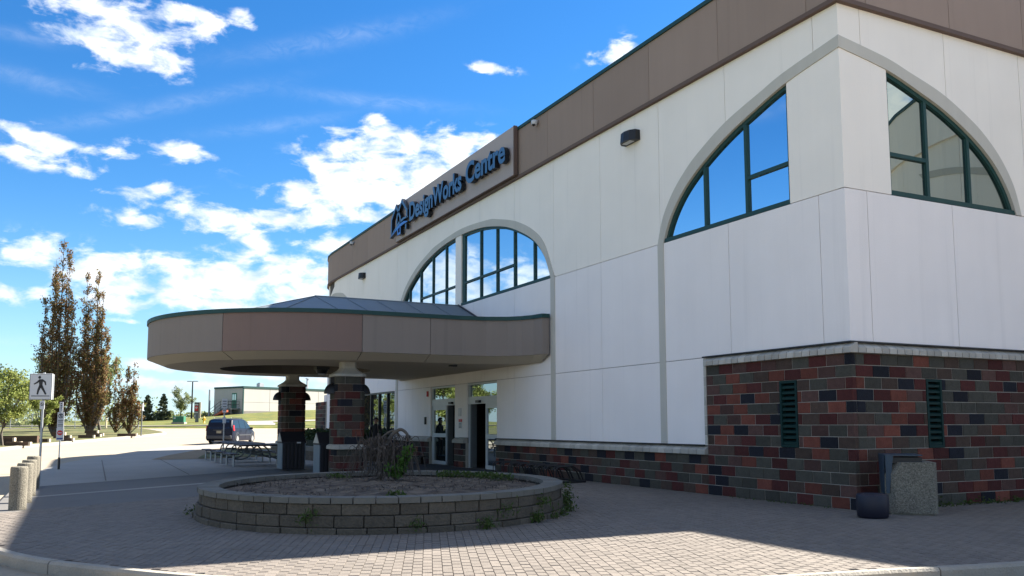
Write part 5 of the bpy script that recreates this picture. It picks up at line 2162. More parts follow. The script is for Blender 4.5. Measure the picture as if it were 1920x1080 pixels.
# raised hedge bed along the wall
HB = thing('hedge_bed', 'low block retaining bed with clipped dark hedge under the window band', 'planting bed', (-1.8, 30, 0))
hp = Path([(-0.12, 25.1), (-2.9, 25.1), (-3.4, 25.7), (-3.4, 35.8), (-0.12, 35.8)], side=1)
if hp.at(5, 1).x > -3.4:
    hp = Path([(-0.12, 25.1), (-2.9, 25.1), (-3.4, 25.7), (-3.4, 35.8), (-0.12, 35.8)], side=-1)
mb = MB()
hp.strip(mb, 0, hp.len, 0, .58, -.02, -.25)
W(fix_normals(mb.build('wall_core', mat('planter_joint', (0.03, 0.026, 0.022), 1.0), HB)))
for r in range(3):
    nb = 36
    for i in range(nb):
        a = hp.len * (i + (.5 if r % 2 else 0)) / nb
        b = min(hp.len, a + hp.len / nb)
        mb = MB()
        hp.strip(mb, a + .006, b - .006, .01 + r * .2, .20 + r * .2, .02 if r < 2 else .04, -.06 if r < 2 else -.28)
        W(fix_normals(mb.build('block' if r < 2 else 'cap_block', M_PLANT if r < 2 else M_PCAP, HB)))
q = np.random.RandomState(9)
n = 9000
pts = np.c_[q.uniform(-3.0, -.35, n), q.uniform(25.4, 35.5, n), .5 + .85 * q.rand(n) ** .6]
pts = pts[(pts[:, 2] < 1.15 + .18 * np.sin(pts[:, 1] * 3)) | (q.rand(n) < .1)]
W(leaf_mesh('hedge', pts, .13, L_HEDGE, HB, 10, 1.3, kind='stuff'))
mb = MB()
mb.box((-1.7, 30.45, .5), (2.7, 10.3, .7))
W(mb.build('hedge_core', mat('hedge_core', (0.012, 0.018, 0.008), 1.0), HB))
# entrance mat
mb = MB()
mb.box((-1.2, 18.4, .006), (2.2, 7.0, .012))
tag(mb.build('entrance_mat', mat('mat_dark', (0.03, 0.032, 0.04), 0.95, 0.2, 8)), 'dark mat laid on the ground in front of the entrance doors', 'mat')

# ================================================================== VAN
def build_van():
    x0, y0 = -2.05, 57.7
    ang = math.atan2(FW[1], FW[0]) - R(3)     # heading
    V = thing('minivan', 'dark navy minivan seen from behind on the sunny road beyond the tables', 'van', (x0, y0, gz(x0, y0, ROAD_Z)), ang)
    S = 1.06
    V.scale = (S, S, S)
    paint = mat('van_navy', (0.006, 0.009, 0.022), 0.4, 0.05, 1, spec=0.15)
    trimm = mat('van_trim', (0.03, 0.033, 0.042), 0.5)
    glass = glass_mat('van_glass', 0.14, (.8, .9, 1.0))
    # stations along the length: x, half width at sill / belt / roof, z sill / belt / roof
    st = [(-2.42, .80, .86, .66, .42, .98, 1.05), (-2.38, .90, .93, .74, .30, 1.05, 1.30), (-2.20, .94, .96, .74, .24, 1.06, 1.70), (-1.95, .95, .97, .73, .22, 1.06, 1.76),
          (-.9, .96, .98, .74, .22, 1.04, 1.79), (.1, .96, .98, .73, .22, 1.02, 1.77), (.75, .96, .97, .69, .22, 1.0, 1.66), (1.35, .96, .96, .74, .22, 1.0, 1.22),
          (1.62, .95, .94, .80, .22, .97, 1.04), (2.2, .90, .88, .72, .24, .80, .86), (2.42, .78, .78, .60, .34, .66, .70)]
    rings = []
    for x, a, b, c, z0, z1, z2 in st:
        rings.append([(x, -a, z0), (x, -b, (z0 + z1) / 2), (x, -b, z1), (x, -c - .06, z2 - .06), (x, -c + .12, z2), (x, c - .12, z2), (x, c + .06, z2 - .06), (x, b, z1), (x, b, (z0 + z1) / 2), (x, a, z0)])
    mb = MB()
    n = len(rings[0])
    vs = [v for r_ in rings for v in r_]
    fs = []
    for i in range(len(rings) - 1):
        for k_ in range(n):
            fs.append((i * n + k_, i * n + (k_ + 1) % n, (i + 1) * n + (k_ + 1) % n, (i + 1) * n + k_))
    fs.append(tuple(range(n - 1, -1, -1)))
    fs.append(tuple((len(rings) - 1) * n + k_ for k_ in range(n)))
    mb.add(vs, fs)
    o = fix_normals(mb.build('body', paint, V, smooth=True))
    md = o.modifiers.new('bevel', 'BEVEL')
    md.width = .03
    md.segments = 2
    md.limit_method = 'ANGLE'

    def quad(name, pts, m, par=V, t=.012):
        nrm = (Vector(pts[1]) - Vector(pts[0])).cross(Vector(pts[2]) - Vector(pts[0])).normalized()
        mb = MB()
        mb.prism([tuple(Vector(p) + nrm * t) for p in pts], [tuple(Vector(p) - nrm * t) for p in pts])
        return fix_normals(mb.build(name, m, par))
    quad('rear_window', [(-2.395, .70, 1.10), (-2.395, -.70, 1.10), (-2.225, -.64, 1.64), (-2.225, .64, 1.64)], glass, t=.02)
    for s in (-1, 1):
        def side(x, f):    # point on the side glass at height fraction f between belt and roof
            xs = [q_[0] for q_ in st]
            b = np.interp(x, xs, [q_[2] for q_ in st])
            c = np.interp(x, xs, [q_[3] + .06 for q_ in st])
            z1 = np.interp(x, xs, [q_[5] for q_ in st])
            z2 = np.interp(x, xs, [q_[6] - .06 for q_ in st])
            return (x, s * (b + (c - b) * f), z1 + (z2 - z1) * f)
        for xa, xb, ta, tb in ((-2.12, -1.12, .9, .92), (-1.05, .02, .92, .92), (.09, 1.15, .92, .88)):
            f1 = .9
            if xb > 1:
                P = [side(xa, .06), side(1.22, .06), side(.72, .86), side(xa, .9)]
            else:
                P = [side(xa, .06), side(xb, .06), side(xb, .9), side(xa, .9)]
            if s > 0:
                P = P[::-1]
            quad('side_window', P, glass, t=.014)
        quad('tail_light', [(-2.30, s * .975, .92), (-2.10, s * .99, .92), (-2.14, s * .945, 1.30), (-2.27, s * .93, 1.30)][::s], mat('tail_red', (0.45, 0.015, 0.02), 0.25), t=.02)
        quad('side_moulding', [(-1.2, s * .985, .58), (1.1, s * .985, .58), (1.1, s * .985, .66), (-1.2, s * .985, .66)][::s], trimm, t=.012)
        for xa in (-1.08, .05, 1.18):
            quad('door_seam', [(xa, s * .987, .32), (xa + .014, s * .987, .32), (xa + .014, s * .985, 1.0), (xa, s * .985, 1.0)][::s], M_BLACK, t=.004)
        for xa in (-.9, .2):
            mb = MB()
            mb.box((xa + .12, s * .99, .90), (.20, .03, .045))
            mb.build('handle', paint, V)
        mb = MB()
        mb.box((.95, s * 1.08, 1.08), (.10, .22, .15))
        mb.build('mirror', paint, V, bevel=.03)
        for wx in (-1.52, 1.50):
            mb = MB()
            mb.lathe((0, 0, -.10), [(.22, 0), (.33, .01), (.35, .05), (.35, .16), (.33, .2), (.22, .21)], 20)
            wo = mb.build('wheel', M_BLACK, V)
            wo.location = (wx, s * .88, .345)
            wo.rotation_euler = (R(90), 0, 0)
            mb = MB()
            mb.lathe((0, 0, -.115 if s > 0 else .085), [(.20, 0), (.21, .015), (.20, .03)], 16)
            for k_ in range(5):
                a = 2 * math.pi * k_ / 5
                mb.box((.11 * math.cos(a), .11 * math.sin(a), -.12 if s > 0 else .12), (.17, .05, .02), a)
            mb.build('rim', mat('alloy', (0.45, 0.46, 0.47), 0.35, metal=.6), wo)
            # arch
            mb = MB()
            n2 = 14
            vs = []
            for k_ in range(n2 + 1):
                a = math.pi * k_ / n2
                for rr_, yy in ((.40, .992), (.46, .985)):
                    vs.append((wx + rr_ * math.cos(a), s * yy, .345 + rr_ * math.sin(a)))
            mb.add(vs, [(2 * k_, 2 * k_ + 2, 2 * k_ + 3, 2 * k_ + 1) for k_ in range(n2)])
            mb.build('wheel_arch', trimm, V)
    mb = MB()
    mb.box((-2.44, 0, .48), (.16, 1.80, .26))
    mb.build('rear_bumper', trimm, V, bevel=.05)
    mb = MB()
    mb.box((-2.425, 0, .84), (.03, .34, .17))
    mb.build('licence_plate', mat('plate_tan', (0.22, 0.20, 0.15), 0.5), V)
    mb = MB()
    mb.box((-2.425, 0, .97), (.04, .8, .05))
    mb.build('tailgate_trim', trimm, V)
    quad('windscreen', [(.80, -.66, 1.63), (1.33, -.72, 1.22), (1.33, .72, 1.22), (.80, .66, 1.63)][::-1], glass, t=.02)
    for s in (-1, 1):
        mb = MB()
        mb.tube([(-1.9, s * .6, 1.79), (-1.8, s * .6, 1.84), (.2, s * .6, 1.83), (.3, s * .6, 1.77)], .018, 5)
        mb.build('roof_rail', M_BLACK, V)


build_van()

# ================================================================== FAR THINGS
def annex():
    A = thing('annex_building', 'low white panelled building with green roof edge on the grassy slope beyond the road', 'building', (*xy(130, -39.8), hgt(*xy(130, -39.8))))
    c = Vector(xy(130, -39.8))
    e = Vector((FW[0] * .868 + RT[0] * .497, FW[1] * .868 + RT[1] * .497))   # along the bright face
    e = (Vector(FW) * .80 + Vector(RT) * .60).normalized()
    w = Vector((-e.y, e.x))                                                   # along the dark face
    if w.dot(Vector(RT)) > 0:
        w = -w
    z0, z1 = 1.2, 7.05
    Lb, Lw = 46.0, 7.3

    def wallp(p, d, a, b, za, zb, nrm, m, name, t=.1, o=0.0, zb2=None):
        P = [p + d * a + nrm * o, p + d * b + nrm * o]
        zz = zb if zb2 is None else zb2
        mb = MB()
        mb.prism([(P[0].x, P[0].y, za), (P[1].x, P[1].y, za), (P[1].x, P[1].y, zz), (P[0].x, P[0].y, zb)],
                 [(P[0].x - nrm.x * t, P[0].y - nrm.y * t, za), (P[1].x - nrm.x * t, P[1].y - nrm.y * t, za), (P[1].x - nrm.x * t, P[1].y - nrm.y * t, zz), (P[0].x - nrm.x * t, P[0].y - nrm.y * t, zb)])
        return W(fix_normals(mb.build(name, m, A)))
    nb = -w      # outward of the bright face
    nw = -e      # outward of the dark face
    zj = 4.95
    step = 4.8
    i = 0
    while i * step < Lb:
        for za, zb in ((z0, zj - .03), (zj, z1)):
            wallp(c, e, i * step + .03, min(Lb, (i + 1) * step) - .03, za, zb, nb, M_WBLDG, 'wall_panel')
        i += 1
    for a, b in ((0.03, 3.1), (3.13, 5.2), (5.23, Lw)):
        for za, zb in ((z0, 3.3), (3.33, 5.35), (5.38, z1)):
            wallp(c, w, a, b, za, zb, nw, M_WBLDG, 'wall_panel')
    mb = MB()
    q_ = [c + e * .12 + w * .12, c + e * (Lb - .1) + w * .12, c + e * (Lb - .1) + w * (Lw + 10), c + e * 9 + w * (Lw + 10), c + e * 9 + w * Lw, c + e * .12 + w * Lw]
    mb.prism([(p.x, p.y, z0) for p in q_], [(p.x, p.y, z1 - .05) for p in q_])
    W(fix_normals(mb.build('body', M_JOINT, A)))
    wallp(c, e, -.08, Lb, z1, z1 + .28, nb, M_GREEN, 'roof_edge', .3, .08)
    wallp(c, w, -.02, Lw, z1, z1 + .28, nw, M_GREEN, 'roof_edge', .3, .08)
    wallp(c, e, -.10, .10, z0, z1, nb, M_GREEN, 'corner_trim', .1, .03)
    wallp(c, e, 0.2, Lb, z0, hgt(*xy(135, -37)) + .12, nb, M_JOINT, 'base_band', .1, .02)
    # door, landing and stairs on the dark face
    dz = 4.05
    d = wallp(c, w, 1.6, 2.75, dz, dz + 2.3, nw, M_TGREEN, 'door', .1, .03)
    for a in (1.75, 2.25):
        P0 = c + w * a + nw * .05
        P1 = c + w * (a + .36) + nw * .05
        mb = MB()
        mb.prism([(P0.x, P0.y, dz + 1.25), (P1.x, P1.y, dz + 1.25), (P1.x, P1.y, dz + 2.1), (P0.x, P0.y, dz + 2.1)], [(P0.x - nw.x * .03, P0.y - nw.y * .03, dz + 1.25), (P1.x - nw.x * .03, P1.y - nw.y * .03, dz + 1.25), (P1.x - nw.x * .03, P1.y - nw.y * .03, dz + 2.1), (P0.x - nw.x * .03, P0.y - nw.y * .03, dz + 2.1)])
        mb.build('pane', M_GLASSD, d)
    ST = thing('entry_stairs', 'dark metal landing and steps with railings at the annex door', 'stairs', tuple(c + nw * 1) + (3.0,))
    def bx(name, a0, a1, o0, o1, za, zb, m):
        P = [c + w * a + nw * o for a, o in ((a0, o0), (a1, o0), (a1, o1), (a0, o1))]
        mb = MB()
        mb.prism([(p.x, p.y, za) for p in P], [(p.x, p.y, zb) for p in P])
        return W(fix_normals(mb.build(name, m, ST)))
    bx('landing', .6, 3.3, .12, 1.7, dz - .22, dz - .02, M_DKGREY)
    bx('landing_skirt', .6, 3.3, 1.6, 1.7, 2.4, dz - .22, M_BLACK)
    for i in range(6):
        bx('step', 3.3 + i * .42, 3.74 + i * .42, .12, 1.6, dz - .40 - i * .2, dz - .30 - i * .2, M_DKGREY)
    mb = MB()
    for o_ in (1.62, .25):
        for dz_ in (.55, 1.05):
            a, b, e_ = c + w * .65 + nw * o_, c + w * 3.3 + nw * o_, c + w * 5.9 + nw * o_
            mb.tube([(a.x, a.y, dz + dz_), (b.x, b.y, dz + dz_), (e_.x, e_.y, dz + dz_ - 1.2)], .035, 5)
        for a_, zz in ((.65, 0), (1.9, 0), (3.3, 0), (4.6, -.6), (5.9, -1.2)):
            p = c + w * a_ + nw * o_
            mb.tube([(p.x, p.y, dz + zz - .3), (p.x, p.y, dz + zz + 1.05)], .035, 5)
    W(mb.build('railing', M_BLACK, ST))
    # orange ramp board by the stairs
    P = [c + w * a + nw * 2.2 for a in (.5, 3.4)]
    mb = MB()
    mb.prism([(P[0].x, P[0].y, 3.75), (P[1].x, P[1].y, 2.75), (P[1].x, P[1].y, 2.45), (P[0].x, P[0].y, 3.45)], [(P[0].x + nw.x, P[0].y + nw.y, 3.72), (P[1].x + nw.x, P[1].y + nw.y, 2.72), (P[1].x + nw.x, P[1].y + nw.y, 2.42), (P[0].x + nw.x, P[0].y + nw.y, 3.42)])
    tag(fix_normals(mb.build('orange_slide', mat('orange', (0.45, 0.10, 0.04), 0.6))), 'orange sloping board leaning beside the annex stairs', 'board')
    # roof units
    for a, b, s_, h in ((6, 4, .8, .8), (13, 3, 1.3, 1.2), (14.6, 3, .25, 1.8), (31, 4, 1.7, 1.3), (36, 4, .9, .7), (37.5, 4, .3, 1.6)):
        p = c + e * a + w * b
        mb = MB()
        mb.box((p.x, p.y, z1 + .2 + h / 2), (s_, s_, h), math.atan2(e.y, e.x))
        if s_ > .5:
            mb.box((p.x, p.y, z1 + .2 + h + .05), (s_ * .7, s_ * .7, .12), math.atan2(e.y, e.x))
        else:
            mb.box((p.x, p.y, z1 + .2 + h + .08), (s_ * 2, s_ * 2, .12), math.atan2(e.y, e.x))
        W(mb.build('roof_unit', M_GALV, A))
    mb = MB()
    p = c + w * (Lw + .9) + nw * .2
    mb.tube([(p.x, p.y, 1.5), (p.x, p.y, 7.0)], .16, 6)
    tag(mb.build('drain_pipe', M_GALV), 'pale upright pipe beside the far end of the white annex', 'pipe')


annex()

# lamp post and banner
x, y = xy(123.6, -45.1)
LP = thing('light_pole', 'tall dark parking lot light pole with twin heads on the far lawn', 'street lamp', (x, y, hgt(x, y)), R(-26))
mb = MB()
mb.tube([(0, 0, 0), (0, 0, 5.3)], [.13, .09], 8)
mb.build('pole', M_BLACK, LP)
for s in (-1, 1):
    mb = MB()
    mb.box((s * .42, 0, 5.32), (.7, .3, .10))
    mb.build('lamp_head', M_DKGREY, LP, bevel=.02)
x, y = xy(124, -44.55)
BN = thing('pylon_sign', 'narrow upright sign with red, white and dark fields beside the light pole', 'sign', (x, y, hgt(x, y)), R(-26))
mb = MB()
mb.box((0, 0, 1.15), (.60, .25, 2.3))
mb.build('sign_body', M_BLACK, BN)
for z, h, m in ((1.98, .22, M_SIGNW), (1.45, .72, M_RED), (.85, .22, M_SIGNW), (.36, .40, M_SIGNW)):
    mb = MB()
    mb.box((0, -.135, z), (.50, .02, h))
    mb.build('sign_field', m, BN)
mb = MB()
for a in ((0, 0), (.12, .12), (-.12, .12), (0, .2)):
    mb.box((a[0], -.15, 1.42 + a[1]), (.13, .012, .13), 0)
mb.build('sign_motif', M_SIGNW, BN)
x, y = xy(124, -44.1)
mb = MB()
mb.box((x, y, hgt(x, y) + 1.1), (.28, .1, 2.4), R(-26))
tag(mb.build('sign_post', M_WOODE), 'pale narrow board standing right behind the red pylon sign', 'post')
# utilities on the lawn
x, y = xy(112.5, -42.6)
T = thing('transformer', 'green pad-mounted utility cabinet on the far lawn', 'utility box', (x, y, hgt(x, y)), R(-20))
mb = MB()
mb.box((0, 0, .52), (1.40, 1.1, .95), 0, 0, .96)
mb.build('cabinet', M_TGREEN, T, bevel=.03)
mb = MB()
mb.box((0, 0, .08), (1.6, 1.3, .3))
mb.build('pad', M_KERB, T)
mb = MB()
mb.box((-.45, -.54, .75), (.22, .02, .18))
mb.build('notice', M_SIGNW, T)
mb = MB()
mb.box((0, -.55, .5), (.02, .02, .85))
mb.build('door_seam', M_BLACK, T)
x, y = xy(116, -41.6)
mb = MB()
mb.box((0, 0, .6), (.42, .3, 1.25), 0, 0, .9)
mb.box((0, 0, 1.25), (.46, .34, .06))
o = mb.build('utility_pedestal', M_DKGREY)
o.location = (x, y, hgt(x, y))
tag(o, 'slim grey utility pedestal between green cabinet and hydrant', 'utility box')
x, y = xy(115, -40.3)
HY = thing('fire_hydrant', 'yellow fire hydrant on the lawn just left of the van', 'hydrant', (x, y, hgt(x, y) - .02), R(-20))
mb = MB()
mb.lathe((0, 0, 0), [(.17, 0), (.17, .06), (.12, .08), (.12, .62), (.16, .64), (.16, .69), (.13, .74), (.08, .82), (.04, .86), (.04, .92)], 12)
mb.build('barrel', M_YELLOW, HY, smooth=True)
for s in (-1, 1):
    mb = MB()
    mb.tube([(s * .08, 0, .5), (s * .24, 0, .5)], .075, 8)
    mb.build('nozzle', M_BLACK if s < 0 else M_YELLOW, HY)
mb = MB()
mb.tube([(0, -.1, .42), (0, -.24, .42)], .09, 8)
mb.build('pumper_nozzle', M_YELLOW, HY)


# ================================================================== TREES
def limb_tree(name, label, cat, x, y, leaders, leafmat, leaf, nleaf, seed, trunk_r=.16, group=None, zbase=None, crown='leaves', spread=.28, low=.05):
    """upright tree made of several leaders; each leader carries leaf clusters"""
    t = thing(name, label, cat, (x, y, (hgt(x, y) if zbase is None else zbase)), 0, group)
    r_ = random.Random(seed)
    mb = MB()
    pts = []
    tot = sum(h for _, _, h, _ in leaders)
    for dx, dy, h, w in leaders:
        wig = [r_.uniform(-.12, .12) for _ in range(6)]
        path = []
        for i in range(8):
            f = i / 7
            g = min(1, f * 3.0)
            path.append((dx * g * (1 - .1 * f) + wig[i % 6] * f, dy * g + wig[(i + 2) % 6] * f, h * f))
        mb.tube(path, [max(.015, trunk_r * (1 - i / 7.3) * .6) for i in range(8)], 5)
        cnt = int(nleaf * h / tot)
        # short upright side branches
        br = []
        for i in range(int(h * 4.5)):
            f = r_.uniform(low, .97)
            k_ = f * 7
            a, b = path[int(k_)], path[min(7, int(k_) + 1)]
            u = k_ - int(k_)
            p = [a[j] + (b[j] - a[j]) * u for j in range(3)]
            prof = w * (min(1, (f + .10) * 4.0)) * (1.10 - f) ** .6 * 1.1
            an = r_.uniform(0, 2 * math.pi)
            ln = prof * r_.uniform(.5, 1.05)
            e = (p[0] + ln * math.cos(an), p[1] + ln * math.sin(an), p[2] + ln * r_.uniform(1.0, 2.2) + .1)
            if e[2] > h * 1.01:
                e = (p[0] + ln * .3 * math.cos(an), p[1] + ln * .3 * math.sin(an), min(h * 1.02, p[2] + .3))
            mb.tube([tuple(p), e], [.022, .008], 3, cap=False)
            br.append((p, e, max(.3, 1 - f * .6)))
        wts = [b[2] for b in br]
        for i in range(cnt):
            p, e, _ = r_.choices(br, wts)[0] if i % 4 else r_.choice(br)
            u = r_.uniform(.05, 1.05)
            pts.append(tuple(p[j] + (e[j] - p[j]) * u + r_.gauss(0, spread * .36) for j in range(3)))
    mb.build('trunk', M_BARK, t)
    leaf_mesh(crown, pts, leaf, leafmat, t, seed, 1.35)
    return t


G_COL = 'upright bronze trees along the road'


def col_leaders(H, W_, n, tops, seed):
    r_ = random.Random(seed)
    L_ = []
    for dx, f in tops:
        px, py = dx * RT[0], dx * RT[1]
        k_ = r_.uniform(-.35, .35) * W_
        L_.append((px + FW[0] * k_, py + FW[1] * k_, H * f, W_ * .58 * (0.8 + .3 * r_.random())))
    return L_


x, y = xy(80, -41.75)
limb_tree('columnar_tree', 'tallest columnar bronze-leaved tree, behind the crossing sign', 'tree', x, y,
          col_leaders(18.3, 1.55, 0, [(.2, 1.0), (-.40, .80), (.80, .95), (-1.25, .70), (1.35, .74), (-.80, .90), (.55, .80), (-.2, .70), (1.45, .52), (-1.5, .50), (.3, .5), (-.9, .6), (1.0, .66)], 3), L_BROWN, .125, 21000, 5, .22, G_COL)
x, y = xy(81, -38.95)
limb_tree('columnar_tree', 'columnar bronze tree with two thin tops, second tallest of the row', 'tree', x, y,
          col_leaders(15.4, 1.45, 0, [(-.75, .99), (.42, 1.0), (1.0, .88), (-1.1, .74), (.2, .80), (1.25, .66), (-.35, .84), (-1.2, .52), (.6, .66), (-.2, .5), (1.2, .42)], 8), L_BROWN, .125, 19000, 9, .2, G_COL)
x, y = xy(90, -40.6)
limb_tree('columnar_tree', 'slim young bronze tree, left of the two small ones near the lawn tip', 'tree', x, y,
          col_leaders(7.9, .9, 0, [(-.15, 1.0), (.55, .62), (-.75, .62), (.1, .8), (.9, .45)], 4), L_BROWN, .14, 2400, 11, .1, G_COL)
x, y = xy(85, -37.0)
limb_tree('columnar_tree', 'slim young bronze tree, right of the two small ones near the lawn tip', 'tree', x, y,
          col_leaders(7.0, .9, 0, [(.15, 1.0), (-.40, .93), (.62, .72), (-.8, .55), (.95, .42), (0, .7)], 6), L_BROWN, .14, 3400, 12, .1, G_COL)


def round_tree(name, label, x, y, H, W_, leafmat, leaf, nleaf, seed, trunk=.35, group=None, cat='tree', z=None, vase=False):
    """spreading tree: forked trunk, limbs, leaf clumps along the twigs"""
    t = thing(name, label, cat, (x, y, hgt(x, y) if z is None else z), 0, group)
    r_ = random.Random(seed)
    mb = MB()
    th = H * trunk
    mb.tube([(0, 0, -.1), (.03 * H * r_.uniform(-1, 1), 0, th * .5), (0, 0, th)], [.022 * H, .018 * H, .016 * H], 7)
    tips = []
    nl = 9
    for i in range(nl):
        a = 2 * math.pi * i / nl + r_.uniform(-.3, .3)
        rad = W_ * .5 * r_.uniform(.35, .9)
        top = H * (r_.uniform(.72, .97) if rad < W_ * .33 else r_.uniform(.55, .85))
        st = th * r_.uniform(.75, 1.0)
        k_ = .45 if not vase else .35
        mid = (rad * k_ * math.cos(a), rad * k_ * math.sin(a), st + (top - st) * .5)
        end = (rad * math.cos(a), rad * math.sin(a), top)
        mb.tube([(0, 0, st), mid, end], [.011 * H, .007 * H, .002 * H], 5)
        for j in range(9):
            f = r_.uniform(.3, 1)
            p = [(mid[q_] * (1 - f) + end[q_] * f) if f > .5 else mid[q_] * (.3 + f) + (0 if q_ < 2 else (1 - .3 - f) * st) for q_ in range(3)]
            b = r_.uniform(0, 2 * math.pi)
            ln = W_ * r_.uniform(.10, .26)
            e = (p[0] + ln * math.cos(b), p[1] + ln * math.sin(b), min(H, p[2] + ln * r_.uniform(-.2, .9)))
            mb.tube([tuple(p), e], [.004 * H, .0015 * H], 3, cap=False)
            tips.append((p, e))
    mb.build('trunk', M_BARK, t)
    pts = []
    for i in range(nleaf):
        p, e = tips[int(len(tips) * r_.random() ** 1.15)]
        u = r_.uniform(.1, 1.1)
        sg = W_ * .035
        pts.append(tuple(p[q_] + (e[q_] - p[q_]) * u + r_.gauss(0, sg) for q_ in range(3)))
    leaf_mesh('crown', pts, leaf, leafmat, t, seed, 1.3)
    return t


G_L = 'fresh green trees left of the road'
x, y = xy(58.5, -33.9)
round_tree('green_tree', 'fresh green tree with dark forked trunk at the left edge of the lawn', x, y, 5.3, 4.2, L_PALE, .10, 11000, 21, .28, G_L)
for i, (d, l, H, W_, lab) in enumerate(((70, -43.5, 6.0, 5.0, 'loose pale green tree at the far left edge, behind the forked tree'), (88, -46.0, 8.2, 4.6, 'pale green tree rising between the two tallest bronze trees'), (96, -45.0, 8.0, 4.2, 'pale green tree just right of the second bronze tree'), (78, -47.2, 7.6, 5.2, 'tall pale green tree left of the tallest bronze tree'), (75, -40.2, 4.2, 2.6, 'bright yellow-green bush in front of the tallest bronze tree'))):
    x, y = xy(d, l)
    round_tree('green_tree' if i < 4 else 'bush', lab, x, y, H, W_, L_PALE if i in (0, 4) else L_HAZE, .15 if i < 4 else .11, 6500 if i < 4 else 5000, 30 + i, .2 if i < 4 else .08, G_L if i < 4 else None, 'tree' if i < 4 else 'bush')
x, y = xy(123, -46.4)
round_tree('elm_tree', 'vase-shaped pale green tree between the conifers and the light pole', x, y, 4.6, 3.4, L_HAZE, .10, 5200, 44, .25, vase=True)


def conifer(label, x, y, H, W_, seed):
    t = thing('conifer_tree', label, 'tree', (x, y, hgt(x, y)), 0, 'dark conifers on the far lawn')
    r_ = random.Random(seed)
    mb = MB()
    mb.tube([(0, 0, 0), (0, 0, H)], [.09, .01], 6)
    pts = []
    for i in range(110):
        f = r_.uniform(.02, .98) ** 1.15
        a = r_.uniform(0, 2 * math.pi)
        ln = W_ * .5 * (1 - f) ** .8 * r_.uniform(.65, 1.2) + .06
        p = (0, 0, H * f)
        e = (ln * math.cos(a), ln * math.sin(a), H * f + ln * r_.uniform(-.15, .25))
        mb.tube([p, e], [.02, .006], 3, cap=False)
        for j in range(34):
            u = r_.uniform(.15, 1.05)
            pts.append(tuple(p[q_] + (e[q_] - p[q_]) * u + r_.gauss(0, .06 * (1.3 - f)) for q_ in range(3)))
    mb.build('trunk', M_BARK, t)
    leaf_mesh('needles', pts, .15, L_CONIF, t, seed, 1.8)


x, y = xy(121, -50.3)
conifer('dark conifer, left one of the pair on the far lawn', x, y, 3.6, 2.2, 51)
x, y = xy(121.5, -48.3)
conifer('dark conifer, right one of the pair on the far lawn', x, y, 3.75, 2.2, 52)
# far bushes beyond the lawn
q = np.random.RandomState(31)
pts = []
for i in range(34):
    l = -58 + i * .62
    d = 140 + q.rand() * 14
    x, y = xy(d, l)
    hh = .9 + 1.1 * q.rand()
    n = 130
    pts.append(np.c_[q.normal(x, .8, n), q.normal(y, .8, n), hgt(x, y) - .3 + hh * q.rand(n) ** .7])
tag(leaf_mesh('far_bushes', np.concatenate(pts), .33, L_HAZE, None, 32, 1.2), 'low hazy green bushes along the horizon between the trees and the annex', 'bushes', kind='stuff')
pts = []
for i in range(37):
    l = -85 + i * .85
    d = 104 + q.rand() * 26
    x, y = xy(d, l)
    hh = 2.2 + 2.6 * q.rand()
    n = 150
    pts.append(np.c_[q.normal(x, 1.0, n), q.normal(y, 1.0, n), hgt(x, y) - .3 + hh * q.rand(n) ** .8])
tag(leaf_mesh('background_thicket', np.concatenate(pts), .34, L_HAZE, None, 33, 1.2), 'pale spring thicket behind the chain-link fence', 'bushes', kind='stuff')

# trees across the road, mirrored in the entrance glass and the arched windows
for i, (x, y, H, W_) in enumerate(((-29, 26, 7, 6), (-31, 36, 8, 7), (-30, 15, 6.5, 6), (-33, 46, 8, 7))):
    round_tree('green_tree', ['leafy tree across the road mirrored in the entrance glass, second nearest', 'tall leafy tree across the road mirrored in the window band, third along', 'small leafy tree across the road mirrored in the entrance glass, nearest', 'tall leafy tree across the road, farthest of those mirrored in the glass'][i], x, y, H, W_, L_PALE, .26, 3000, 70 + i, .22, 'trees across the road mirrored in the glass', z=0)
for i, (x, y, H) in enumerate(((-40, 42, 17), (-42, 31, 13))):
    limb_tree('columnar_tree', ('taller' if i == 0 else 'shorter') + ' columnar bronze tree across the road, mirrored in the arched windows', 'tree', x, y, col_leaders(H, 1.5, 0, [(.2, 1.0), (-.45, .76), (.85, .93), (-1.2, .58), (.55, .70)], 3 + i), L_BROWN, .3, 4500, 80 + i, .2, 'bronze trees across the road mirrored in the glass', zbase=0)

# fence behind the trees
FN = thing('chain_link_fence', 'grey chain-link fence behind the bronze trees', 'fence', (*xy(97, -50), 1.0))
a, b = Vector(xy(97, -75)), Vector(xy(100, -42.5))
n = 14
for i in range(n + 1):
    p = a.lerp(b, i / n)
    mb = MB()
    z = hgt(p.x, p.y)
    mb.tube([(p.x, p.y, z), (p.x, p.y, z + 1.75)], .04, 6)
    W(mb.build('post', M_GALV, FN))
mb = MB()
for zz in (1.72, .1):
    mb.tube([(*a.lerp(b, i / n), hgt(*a.lerp(b, i / n)) + zz) for i in range(n + 1)], .03, 5)
W(mb.build('rail', M_GALV, FN))
mb = MB()
m_ = 150
for i in range(m_):
    p = a.lerp(b, i / m_)
    for s in (-1, 1):
        k_ = min(m_, max(0, i + s * 7))
        p2 = a.lerp(b, k_ / m_)
        mb.tube([(p.x, p.y, hgt(p.x, p.y) + .1), (p2.x, p2.y, hgt(p2.x, p2.y) + 1.7)], .008, 3, cap=False)
o = W(mb.build('wire_mesh', M_GALV, FN))
o['kind'] = 'stuff'
x, y = xy(100.3, -46.35)
mb = MB()
mb.tube([(x, y, hgt(x, y)), (x, y, hgt(x, y) + 1.45)], .10, 8)
tag(mb.build('marker_post', mat('post_cream', (.6, .5, .33), .6)), 'cream round marker post between bronze trees by the fence', 'post')

